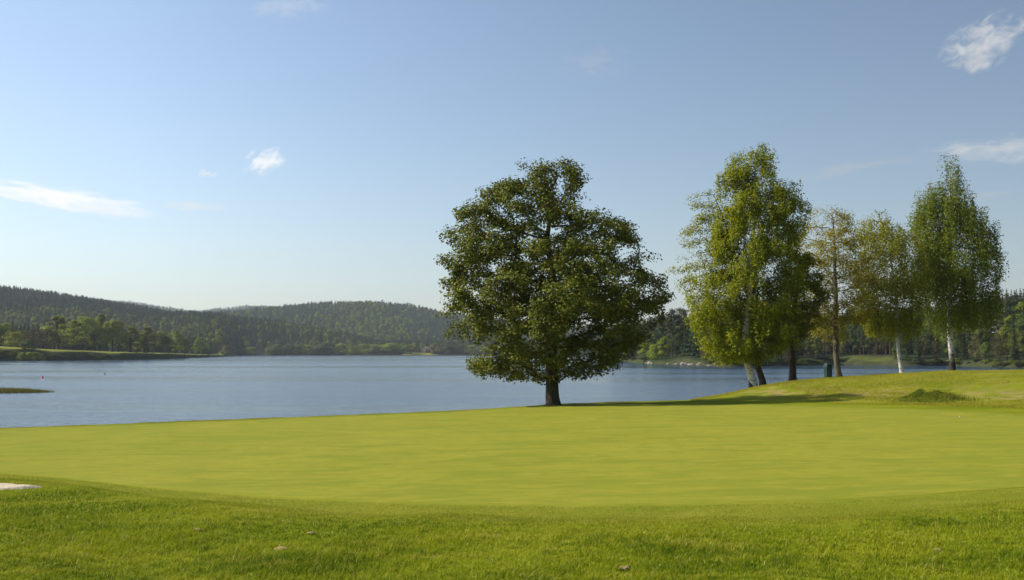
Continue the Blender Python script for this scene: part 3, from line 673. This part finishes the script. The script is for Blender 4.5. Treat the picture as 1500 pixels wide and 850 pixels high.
for px in list(np.linspace(1040, 1225, 22)) + list(np.linspace(1310, 1560, 26)) + list(np.linspace(880, 945, 6)):
    px += r.uniform(-4, 4); Yb = float(shore_Y(px)); by_px('bush', 1 if r.uniform() < .7 else 0, px, tab(px, SHORE_PY) - r.uniform(5, 12), r.uniform(2, 7), r.uniform(12, 24), 'low dark scrub bush at the water under the wood across the bay', 'scrub bushes on the shore of the bay', r)
by_px('pine', 1, 1454, 468, 52, 16, 'tree in the dense wood on the opposite shore of the bay', GR, r); by_px('broad', 2, 1477, 464, 50, 20, 'tree in the dense wood on the opposite shore of the bay', GR, r); by_px('broad', 1, 1464, 486, 40, 22, 'tree in the dense wood on the opposite shore of the bay', GR, r)

# ------------------------------------------------------------------ far forest: one mass
r = np.random.default_rng(5)
def scatter(n, y0, y1, p0, p1):
    y = np.sqrt(r.uniform(y0 * y0, y1 * y1, n)); p = r.uniform(p0, p1, n); x = (p - 750) / F * y; return x, y, p
allp = []
for n, y0, y1, p0, p1 in [(26000, 620, 1950, -330, 900), (26000, 1500, 3050, -200, 1150), (9000, 4300, 5500, 60, 560), (5000, 420, 760, 870, 1800)]:
    x, y, p = scatter(n, y0, y1, p0, p1); z = far_ground(x, y); d = y - shore_Y(p)
    ok = (z > 1) & (d > np.where(p < 345, 150, np.where(p > 880, 85, np.where((p > 590) & (p < 634), 75, 26))))
    # only slopes that face the lake side are seen: drop those sunk behind the crest in front
    e = (z + 16 - E) / y
    allp.append(np.stack([x[ok], y[ok], z[ok], p[ok]], 1))
fp = np.concatenate(allp)
# visibility from the lake side with a margin for other viewpoints
o = np.argsort(fp[:, 1]); fp = fp[o]; hor = np.full(600, -9.0); keep = np.zeros(len(fp), bool)
bins = ((fp[:, 3] + 400) / 4).astype(int).clip(0, 599)
for i in range(len(fp)):
    e = (fp[i, 2] + 20 - E) / fp[i, 1]; b = bins[i]
    if e > hor[b] - .004: keep[i] = True
    g = (fp[i, 2] - E) / fp[i, 1]
    if g > hor[b]: hor[b] = g
fp = fp[keep]
sp = np.array([mnoise.noise(Vector((a[0] * .0045, a[1] * .0028, 3))) for a in fp]) + r.normal(size=len(fp)) * .22
var = np.where(sp > .12, np.where(r.uniform(size=len(fp)) < .55, 0, 1), np.where(r.uniform(size=len(fp)) < .6, 2, 3))
var[(r.uniform(size=len(fp)) < .05)] = 4
scl = r.uniform(.62, 1.05, len(fp)) * np.where(var >= 2, 1.0, .85)
me = mesh_np('forest', fp[:, :3], np.zeros((0, 3), int), m_far_spr)
for nm, dat in (('size', scl), ('spin', r.uniform(0, 6.28, len(fp))), ('sort', var)):
    a = me.attributes.new(nm, 'FLOAT', 'POINT'); a.data.foreach_set('value', dat.astype(np.float32))
forest = tag(link('forest', me), 'mixed spruce and birch forest covering the hills', 'forest', kind='stuff')
ng = bpy.data.node_groups.new('forest scatter', 'GeometryNodeTree')
ng.interface.new_socket('Geometry', in_out='INPUT', socket_type='NodeSocketGeometry'); ng.interface.new_socket('Geometry', in_out='OUTPUT', socket_type='NodeSocketGeometry')
G = NT(ng); gi = G.new('NodeGroupInput'); go = G.new('NodeGroupOutput'); jn = G.new('GeometryNodeJoinGeometry')
def gattr(nm):
    n = G.new('GeometryNodeInputNamedAttribute', data_type='FLOAT'); n.inputs['Name'].default_value = nm; return n.outputs[0]
for v, key in enumerate([('broad', 0), ('broad', 2), ('spruce', 0), ('spruce', 1), ('pine', 0)]):
    src = [c for c in proto_obj[key].children if c.name.startswith('crown')][0]
    oi = G.new('GeometryNodeObjectInfo', transform_space='ORIGINAL'); oi.inputs['Object'].default_value = src; oi.inputs['As Instance'].default_value = True
    ip = G.new('GeometryNodeInstanceOnPoints')
    cmp = G.new('FunctionNodeCompare', data_type='FLOAT', operation='EQUAL'); G.l.new(gattr('sort'), cmp.inputs[0]); cmp.inputs[1].default_value = v; cmp.inputs['Epsilon'].default_value = .1
    cx = G.new('ShaderNodeCombineXYZ'); G.l.new(gattr('spin'), cx.inputs[2])
    G.l.new(gi.outputs[0], ip.inputs['Points']); G.l.new(cmp.outputs[0], ip.inputs['Selection']); G.l.new(oi.outputs['Geometry'], ip.inputs['Instance'])
    G.l.new(cx.outputs[0], ip.inputs['Rotation']); G.l.new(gattr('size'), ip.inputs['Scale']); G.l.new(ip.outputs[0], jn.inputs[0])
G.l.new(jn.outputs[0], go.inputs[0])
md = forest.modifiers.new('scatter', 'NODES'); md.node_group = ng
print('forest trees', len(fp))

# ------------------------------------------------------------------ foreground grass
def blades(n, area, hgt, wid, r, name, label, mat, lean=.55, zfun=ground, curve=True):
    x, y = area(n, r); n = len(x); z = zfun(x, y) - .004
    h = hgt(x, y) * r.uniform(.55, 1.25, n); w = wid(x, y) * r.uniform(.7, 1.3, n)
    a = r.uniform(0, 6.28, n); ln = np.abs(r.normal(size=n)) * lean; dx = np.cos(a) * ln + .18; dy = np.sin(a) * ln
    tx, ty = -np.sin(a + r.normal(size=n)), np.cos(a + r.normal(size=n)); q = np.hypot(tx, ty) + 1e-6; tx, ty = tx / q * w / 2, ty / q * w / 2
    V = np.empty((n, 5, 3))
    for i, (t, ww) in enumerate(((0, 1), (0, -1), (.55, -.85), (.55, .85), (1, 0))):
        V[:, i, 0] = x + dx * h * t * t + tx * ww; V[:, i, 1] = y + dy * h * t * t + ty * ww; V[:, i, 2] = z + h * t * (1 - .25 * t * np.minimum(ln, 1.5))
    b = np.arange(n)[:, None] * 5
    me = mesh_np(name, V.reshape(-1, 3), [b + np.array([[0, 1, 2, 3]]), b + np.array([[3, 2, 4]])], mat)
    return tag(link(name, me), label, kind='stuff')
def grass_mat(name, c0, c1, c2, dryc, patch=.9):
    m, t = material(name); P = pos(t); g = t.new('ShaderNodeNewGeometry'); rd = g.outputs['Random Per Island']
    n1 = t.noise(t.mapping(P, (.6, 1, 1)), patch, 6, .68); n2 = t.noise(t.mapping(P, (.4, 1, 1)), 2.6, 5, .68)
    n3 = t.noise(P, 7.0, 4, .65)
    col = t.mix(t.rng(t.math('ADD', t.math('MULTIPLY', n1, .65), t.math('MULTIPLY', n3, .35)), .43, .55), c0, c1); col = t.mix(t.math('MULTIPLY', t.rng(n2, .50, .70), .75), col, c2)
    col = t.mix(t.rng(rd, .55, 1.0, 0, .5), col, c2)
    col = t.mix(t.rng(t.math('ADD', rd, t.rng(n2, .55, .8, 0, .25)), .93, 1.0), col, dryc)
    p = principled(t, col, .6, .06); tr = t.new('ShaderNodeBsdfTranslucent'); t.l.new(col, tr.inputs[0]); mx = t.new('ShaderNodeMixShader'); mx.inputs[0].default_value = .35
    t.l.new(p.outputs[0], mx.inputs[1]); t.l.new(tr.outputs[0], mx.inputs[2]); t.l.new(mx.outputs[0], t.out.inputs[0]); return m
m_blade = grass_mat('rough grass blades', (.085, .150, .004), (.245, .290, .010), (.42, .40, .028), (.52, .42, .15))
m_short = grass_mat('short grass blades', (.215, .255, .016), (.30, .31, .026), (.40, .38, .06), (.28, .24, .09))
r = np.random.default_rng(31)
fr_edge = g_front - np.interp(gp, [0, 500, 1500], [.75, .95, 1.15])
def area_rough(n, r):
    y = np.exp(r.uniform(math.log(5.2), math.log(16.5), n)); p = r.uniform(-120, 1620, n); x = (p - 750) / F * y
    e = np.interp(p, gp, fr_edge) + .12 * np.sin(p * .021) + .30 * r.normal(size=n)
    ok = (y < e) & ~((((x - sbx) / 1.05) ** 2 + ((y - sby) / .36) ** 2) < 1.0)
    return x[ok], y[ok]
patchy = lambda x, y: .041 + .013 * fbm2(x, y, 2.2, 7, 3) + .017 * fbm2(x, y, 24, 17, 2)
blades(400000, area_rough, lambda x, y: np.clip(patchy(x, y), .018, .08) * (.35 + .65 * smooth((np.interp(750 + F * x / y, gp, fr_edge) - y) / 1.4)), lambda x, y: .0046 + .0003 * (y - 6), r, 'grass', 'unmown green grass in front of the putting green', m_blade, lean=.95)
def area_fringe(n, r):
    p = r.uniform(-120, 1620, n); a = np.interp(p, gp, fr_edge); b = np.interp(p, gp, g_front); y = a - .1 + (b - a + .1) * r.uniform(size=n) - np.where(r.uniform(size=n) < .35, r.exponential(.55, n), 0); return (p - 750) / F * y, y
blades(150000, area_fringe, lambda x, y: .020 + 0 * x, lambda x, y: .0045 + 0 * x, r, 'collar_grass', 'short pale grass of the collar round the putting green', m_short)
m_mound = grass_mat('mound grass blades', (.22, .235, .012), (.31, .285, .02), (.40, .32, .06), (.27, .22, .09), .25)
def area_mound(n, r):
    p = r.uniform(1010, 1640, n); a = np.interp(p, uu, fy_t); b = np.interp(p, uu, cy_t); y = a - 3 + (b - a + 4) * r.uniform(size=n); x = (p - 750) / F * y
    ok = (mnoise_arr(x * .5, y * .3) > -.12) | (np.abs(y - b) < 2); return x[ok], y[ok]
def mnoise_arr(x, y): return fbm2(x, y, 1.1, 13, 3) * .4
blades(120000, area_mound, lambda x, y: .055 + .02 * fbm2(x, y, 1.2, 3, 2).clip(-1, 1), lambda x, y: .013 + 0 * x, r, 'mound_grass', 'rough grass on the mound', m_mound, lean=.7)
m_tuft = grass_mat('hummock grass blades', (.09, .135, .012), (.17, .20, .016), (.24, .235, .03), (.2, .18, .06), .5)
def area_tuft(n, r):
    x = hx + r.normal(size=n) * .55 + .2; y = hy - .2 + r.normal(size=n) * .65; ok = fbm2(x, y, 3.0, 41, 2) > -.35; return x[ok], y[ok]
blades(11000, area_tuft, lambda x, y: .12 + .05 * fbm2(x, y, 5.0, 43, 2).clip(-1, 1), lambda x, y: .018 + 0 * x, r, 'hummock_grass', 'tussock of darker grass on the flank of the mound', m_tuft, lean=.6)

def area_crest(n, r):
    p = r.uniform(-200, 1015, n); c = np.interp(p, uu, cy_t); y = c - .25 + np.abs(r.normal(size=n)) * .45; x = (p - 750) / F * y
    return x, y
blades(42000, area_crest, lambda x, y: (.028 + .016 * fbm2(x, y, 2.4, 53, 2)).clip(.010, .055), lambda x, y: .010 + 0 * x, r, 'bank_grass', 'longer grass along the top of the bank above the lake', m_mound, lean=.6)

# reeds at the left of the lake
m_reed = grass_mat('reeds', (.10, .11, .018), (.13, .125, .022), (.17, .15, .04), (.22, .17, .07), .5)
rx0, rY, _ = at(-30, 574, 115)
def area_reed(n, r):
    t = r.uniform(size=n) ** 1.0; x = rx0 - 14 + 22.5 * t; y = rY + r.normal(size=n) * np.interp(t, [0, .75, 1], [2.2, 1.6, .5]); 
    ok = r.uniform(size=n) < np.interp(t, [0, .85, 1], [1, .8, .15]); return x[ok], y[ok]
blades(14000, area_reed, lambda x, y: np.interp(x, [rx0, rx0 + 5, rx0 + 8.5], [.62, .5, .25]), lambda x, y: .035 + 0 * x, r, 'reeds', 'low reed bed standing in the lake at the left', m_reed, lean=.25, zfun=lambda x, y: -.05 + 0 * x)

# ------------------------------------------------------------------ rocks, clods, ball, buoys, bin, houses
def rock(name, x, y, z, sx_, sy_, sz_, mat, r, label, cat, group):
    import bmesh
    bm = bmesh.new(); bmesh.ops.create_icosphere(bm, subdivisions=3, radius=1)
    sd = r.uniform(0, 50)
    for v in bm.verts:
        d = 1 + .30 * mnoise.noise(v.co * 1.3 + Vector((sd, 0, 0))) + .16 * mnoise.noise(v.co * 3.1 + Vector((0, sd, 0))) + .07 * mnoise.noise(v.co * 7 + Vector((0, sd, 0)))
        v.co = Vector((v.co.x * sx_ * d, v.co.y * sy_ * d, v.co.z * sz_ * d))
    me = bpy.data.meshes.new(name); bm.to_mesh(me); bm.free(); me.materials.append(mat)
    o = link(name, me); o.location = (x, y, z); o.rotation_euler = (0, 0, r.uniform(0, 6)); return tag(o, label, cat, group)
m_rock = plain('shore rock', (.24, .21, .18), .9, .2, .45, 1.2, .6)
m_clod = plain('dry clod', (.30, .23, .10), .95, .1, .45, 60, .6)
r = np.random.default_rng(61)
for q, (px, w, h) in enumerate([(948, 1.2, .8), (953, 2.2, 1.3), (960, 2.6, 1.0), (969, 1.9, .9), (980, 2.0, .7), (991, 1.6, .8), (1003, 2.4, 1.4), (1012, 1.8, .8), (1024, 1.5, 1.4), (1040, 1.7, .6)]):
    Y = float(shore_Y(px)) + .8; rock('shore_rock', at(px, 516, Y)[0], Y, .15, w * .8, w * .6, h * .6, m_rock, r,
        'big flat grey rock, first at the water\'s edge beyond the oak' if px == 953 else 'grey rock at the water\'s edge below the wood beyond the oak', 'rock', 'rocks on the far bank')
for q, (px, py, s, lab) in enumerate([(290, 778, .05, 'pale dry clod in the rough nearest the sand patch'),
                               (456, 783, .045, 'small dry clod beyond the largest reddish one'), (412, 807, .08, 'largest dry clod, reddish and crumbled, in the rough'), (915, 835, .06, 'straw-coloured clod lowest in the rough, nearest the camera'), (1373, 808, .045, 'pale clod alone in the rough on the mound side')]):
    u, v = direction(px, py); Yq = 8.0
    for _ in range(30): Yq = (float(ground(u * Yq, Yq)) - E) / v
    rock('dry_clod', u * Yq, Yq, float(ground(u * Yq, Yq)) + .014, s * .8, s * .7, s * .22, m_clod, r, lab, 'clod', 'dry clods in the rough')
m_white = plain('ball white', (.5, .5, .47), .35, .5, .03, 30, .05)
mb = MB()
u, v = direction(1406, 612.5); Yq = 30.0
for _ in range(60): Yq = Yq * .5 + .5 * (float(ground(u * Yq, Yq)) - E) / v
bx, by, bz = u * Yq, Yq, float(ground(u * Yq, Yq)) + .03
mb.rings([[(.0215 * math.sin(th) * math.cos(a), .0215 * math.sin(th) * math.sin(a), -.0215 * math.cos(th)) for a in np.linspace(0, 6.283, 14, endpoint=False)] for th in np.linspace(.08, 3.06, 9)])
o = mb.build('white_ball', m_white, sm=True); o.location = (bx, by, bz + .006); tag(o, 'small white ball lying on the mown grass before the mound', 'ball')

def buoy(px, py, rad, mat, label):
    u, v = direction(px, py); Yb = -E / v; e = empty('buoy', (u * Yb, Yb, 0)); tag(e, label, 'buoy', 'buoys on the lake')
    m = MB(); m.rings([[(rad * s * math.cos(a), rad * s * math.sin(a), z * rad) for a in np.linspace(0, 6.283, 18, endpoint=False)] for s, z in ((.35, -.8), (.8, -.5), (1, 0), (.92, .4), (.65, .85), (.3, 1.1), (.16, 1.2))]); m.build('float', mat, e, True)
    m = MB(); m.rings([[(rad * s * math.cos(a), rad * s * math.sin(a), z * rad) for a in np.linspace(0, 6.283, 10, endpoint=False)] for s, z in ((.14, 1.18), (.14, 1.5), (.05, 1.55))]); m.build('eye', m_iron, e, True)
m_iron = plain('dark iron', (.05, .05, .05), .6, .5)
buoy(62, 553.5, .23, plain('red float', (.55, .06, .06), .4, .5, .1), 'small red buoy floating on the lake')
buoy(153, 548.5, .24, plain('brown float', (.16, .12, .10), .5, .4, .1), 'small brownish buoy floating beyond the red one')

# green bin on the mound
bx, by, _ = at(1213, 551.5, 64.3); bz = float(ground(bx, by))
e = empty('waste_bin', (bx, by, bz), R(14), (.82, .82, 1.25)); tag(e, 'dark green waste bin on the mound beside the aspen trunk', 'bin')
m_bin = plain('bin green', (.010, .034, .024), .42, .5, .18, 4, .05); m_lid = plain('bin lid green', (.014, .046, .034), .4, .5, .15, 4, .05); m_hole = plain('bin slot', (.01, .01, .01), .9, .1)
def rr_ring(w, d, z, rad=.05, n=4):
    out = []
    for cx, cy, a0 in ((w - rad, d - rad, 0), (-w + rad, d - rad, 90), (-w + rad, -d + rad, 180), (w - rad, -d + rad, 270)):
        for k in range(n + 1): a = R(a0 + 90 * k / n); out.append((cx + rad * math.cos(a), cy + rad * math.sin(a), z))
    return out
m = MB(); m.rings([rr_ring(.20, .20, -.05), rr_ring(.20, .20, .04), rr_ring(.225, .225, .06), rr_ring(.25, .25, .58), rr_ring(.25, .25, .60)]); m.build('body', m_bin, e)
m = MB(); m.rings([rr_ring(.268, .268, .602), rr_ring(.268, .268, .645), rr_ring(.25, .25, .72, .08), rr_ring(.20, .20, .78, .09), rr_ring(.12, .12, .81, .06)]); lid = m.build('lid', m_lid, e)
m = MB(); m.box(-.15, .15, -.275, -.262, .655, .70); m.build('slot', m_hole, lid)
m = MB(); m.rings([[(x, -.238 - .02 * (z - .12) / .4 - o_, z) for x, z in ((-.15, .12), (.15, .12), (.17, .52), (-.17, .52))] for o_ in (0, .016)]); dr = m.build('door', m_lid, e)
m = MB(); m.box(.10, .125, -.29, -.268, .30, .40); m.build('handle', m_iron, dr)

# houses
def house(name, px, base_py, Yh, w, dpt, wall_h, roof_h, rz, mw, mr, mwin, label, zoff=None):
    x, y, z = at(px, base_py, Yh); e = empty(name, (x, y, z), rz); tag(e, label, 'house')
    m = MB(); hw, hd = w / 2, dpt / 2
    m.box(-hw, hw, -hd, hd, -3.0, wall_h)
    m.rings([[(-hw, -hd, wall_h + .001), (hw, -hd, wall_h + .001), (0, -hd, wall_h + roof_h * .97)], [(-hw, hd, wall_h + .001), (hw, hd, wall_h + .001), (0, hd, wall_h + roof_h * .97)]]); m.build('wall', mw, e)
    m = MB(); ov = .5
    for s in (-1, 1):
        sl = roof_h / hw; xo = s * (hw + ov); zo = wall_h - ov * sl
        m.rings([[(0, yy, wall_h + roof_h + .02), (xo, yy, zo + .02), (xo, yy, zo + .20), (0, yy, wall_h + roof_h + .22)] for yy in (-hd - ov, hd + ov)])
    rf = m.build('roof', mr, e)
    m = MB(); m.box(-.9 - .35, -.9 + .35, hd * .3 - .35, hd * .3 + .35, wall_h + roof_h * .5, wall_h + roof_h + .9); m.build('chimney', m_rock, rf)
    for sx_ in (-1, 1):
        m = MB(); m.box(sx_ * hw * .5 - .55, sx_ * hw * .5 + .55, -hd - .06, -hd - .003, 1.0, 2.3); wf = m.build('window', mwin[0], e)
        m = MB(); m.box(sx_ * hw * .5 - .45, sx_ * hw * .5 + .45, -hd - .08, -hd - .062, 1.1, 2.2); m.build('pane', mwin[1], wf)
        m = MB()
        for q in (-.25, .25): m.box(sx_ * hw + (.003 if sx_ > 0 else -.06), sx_ * hw + (.06 if sx_ > 0 else -.003), q * dpt - .55, q * dpt + .55, 1.0, 2.3)
    m = MB(); m.box(-.5, .5, -hd - .07, -hd - .003, .05, 2.1); d = m.build('door', mwin[2], e)
    m = MB(); m.box(.34, .42, -hd - .11, -hd - .072, 1.0, 1.1); m.build('handle', m_iron, d)
m_glass = plain('dark pane', (.03, .035, .04), .1, .6, .1); m_frame = plain('white frame', (.7, .7, .68), .5, .4, .05); m_doorw = plain('door wood', (.14, .07, .04), .6, .3, .2)
house('cabin', 623.5, 513.6, float(shore_Y(623)) + 62, 9, 8, 2.6, 3.0, R(-38), plain('brown boards', (.10, .05, .035), .8, .2, .3, 2), plain('grey roof', (.22, .20, .19), .8, .2, .2, 1), (m_frame, m_glass, m_doorw), 'small brown cabin with a grey pitched roof on the far shore')
house('white_house', 1464.5, 486, 405, 6.5, 8, 3.4, 2.4, R(-12), plain('white boards', (.75, .72, .66), .7, .3, .05, 2), plain('red tiles', (.20, .085, .055), .8, .2, .25, 1.5), (m_frame, m_glass, m_doorw), 'white house with a reddish roof half hidden by trees across the bay')

# ------------------------------------------------------------------ air
m_haze, t = material('haze'); pv = t.new('ShaderNodeVolumePrincipled'); pv.inputs['Color'].default_value = (.80, .90, 1.0, 1); pv.inputs['Density'].default_value = .85e-4; pv.inputs['Anisotropy'].default_value = .1
t.l.new(pv.outputs[0], t.out.inputs['Volume'])
mb = MB(); mb.box(-12500, 12500, -300, 7400, -5, 460); hz = mb.build('haze', m_haze); tag(hz, 'thin blue air between the lake and the hills', kind='stuff')

# ------------------------------------------------------------------ sky, sun, clouds
SUN_EL, SUN_AZ = R(40), R(-84)      # azimuth from +Y towards +X: sun to the left and a little behind the camera
sd = Vector((math.sin(SUN_AZ) * math.cos(SUN_EL), math.cos(SUN_AZ) * math.cos(SUN_EL), math.sin(SUN_EL)))
L = bpy.data.lights.new('sun', 'SUN'); L.energy = 4.2; L.angle = R(.5); L.color = (1, .93, .80)
lo = bpy.data.objects.new('sun', L); C.objects.link(lo); lo.rotation_euler = sd.to_track_quat('Z', 'Y').to_euler(); lo.location = (-60, -20, 60)
w = bpy.data.worlds.new('World'); sc.world = w; w.use_nodes = True; t = NT(w.node_tree); t.n.clear()
out = t.new('ShaderNodeOutputWorld'); bg = t.new('ShaderNodeBackground'); sky = t.new('ShaderNodeTexSky', sky_type='NISHITA')
sky.sun_disc = False; sky.sun_elevation = SUN_EL; sky.sun_rotation = SUN_AZ; sky.altitude = 100; sky.air_density = 1.0; sky.dust_density = 1.1; sky.ozone_density = 1.0
STR = .102; bg.inputs['Strength'].default_value = STR
D = t.new('ShaderNodeTexCoord').outputs['Generated']
col = sky.outputs[0]
# the sky pales towards the sun's side and towards the horizon
sxyz = t.new('ShaderNodeSeparateXYZ'); t.l.new(D, sxyz.inputs[0])
side = t.rng(t.vmath('DOT_PRODUCT', D, (math.sin(SUN_AZ), math.cos(SUN_AZ), 0)), -.75, .45, 0, 1, False)
gain = t.math('ADD', .56, t.math('MULTIPLY', side, .72))
col = t.mix(1.0, (0, 0, 0), col)
vm = t.new('ShaderNodeVectorMath', operation='SCALE'); t.l.new(col, vm.inputs[0]); t.l.new(gain, vm.inputs['Scale']); col = vm.outputs[0]
def cloud(px, py, wpx, hpx, tilt, amt, nscale, stretch, lo_, hi_, bright=.92):
    """a wisp on a bearing and height in the sky: soft ellipse broken up by noise"""
    global col
    u, v = direction(px, py); d = Vector((u, 1, v)).normalized(); ex = d.cross(Vector((0, 0, 1))).normalized(); ey = ex.cross(d)
    a = R(tilt); ax = ex * math.cos(a) + ey * math.sin(a); ay = ey * math.cos(a) - ex * math.sin(a)
    qx = t.math('DIVIDE', t.vmath('DOT_PRODUCT', D, tuple(ax)), wpx / F / 2); dy = t.vmath('DOT_PRODUCT', D, tuple(ay)); qy = t.math('DIVIDE', dy, hpx / F / 2)
    r2 = t.math('ADD', t.math('MULTIPLY', qx, qx), t.math('MULTIPLY', qy, qy)); body = t.math('SUBTRACT', 1.0, t.math('POWER', r2, .5), clamp=True)
    cx = t.new('ShaderNodeCombineXYZ'); t.put(cx.inputs[0], t.math('MULTIPLY', qx, wpx / 100 / stretch)); t.put(cx.inputs[1], t.math('MULTIPLY', qy, hpx / 100)); cx.inputs[2].default_value = px * .37
    n = t.noise(cx.outputs[0], nscale * 1.7, 6, .53, .5)
    m = t.math('MULTIPLY', t.rng(t.math('ADD', t.math('MULTIPLY', body, .75), t.math('MULTIPLY', t.math('SUBTRACT', n, .5), 1.9)), lo_ - .16, hi_ + .14, 0, min(1, amt * 1.35)), t.rng(body, 0, .3))
    fwd = t.rng(t.vmath('DOT_PRODUCT', D, tuple(d)), .3, .6)
    col = t.mix(t.math('MULTIPLY', m, fwd), col, tuple(c * (bright * 1.06) ** 2.2 / 1.366 / STR for c in (1.0, 1.0, 1.0)))
cloud(390, 235, 84, 46, 22, .62, 2.3, 1.5, .20, .66, .97)
cloud(305, 255, 34, 18, -8, .5, 3.5, 1.3, .28, .65)
cloud(95, 291, 290, 36, -6, .78, 1.8, 4.0, .12, .62, .99)
cloud(150, 306, 130, 36, -4, .35, 2.2, 2.0, .25, .75, .95)
cloud(280, 302, 130, 20, -2, .45, 2.2, 3.0, .25, .7, .9)
cloud(1443, 62, 135, 78, 22, .60, 1.9, 1.4, .20, .72, .80)
cloud(1425, 86, 70, 30, 20, .35, 3.0, 1.4, .26, .7, .75)
cloud(1470, 217, 230, 48, 0, .58, 1.8, 2.8, .16, .72, .80)
cloud(1250, 247, 290, 26, 6, .32, 1.8, 4.0, .22, .75, .70)
cloud(870, 92, 150, 60, 5, .14, 2.5, 1.6, .22, .8, .75)
cloud(425, 12, 130, 40, 8, .22, 2.2, 1.8, .22, .8, .85)
cloud(440, 370, 330, 16, 2, .18, 2.0, 4.0, .2, .7, .85)
cloud(1450, 285, 90, 12, 3, .25, 2.0, 3.0, .2, .7, .72)
t.l.new(col, bg.inputs['Color']); t.l.new(bg.outputs[0], out.inputs[0])

# ------------------------------------------------------------------ render settings
sc.view_settings.view_transform = 'Standard'; sc.view_settings.look = 'None'; sc.view_settings.gamma = 1; sc.view_settings.exposure = 0.45; sc.view_settings.use_curve_mapping = False
sc.cycles.use_denoising = True; sc.cycles.max_bounces = 8; sc.cycles.transparent_max_bounces = 8; sc.cycles.volume_bounces = 0
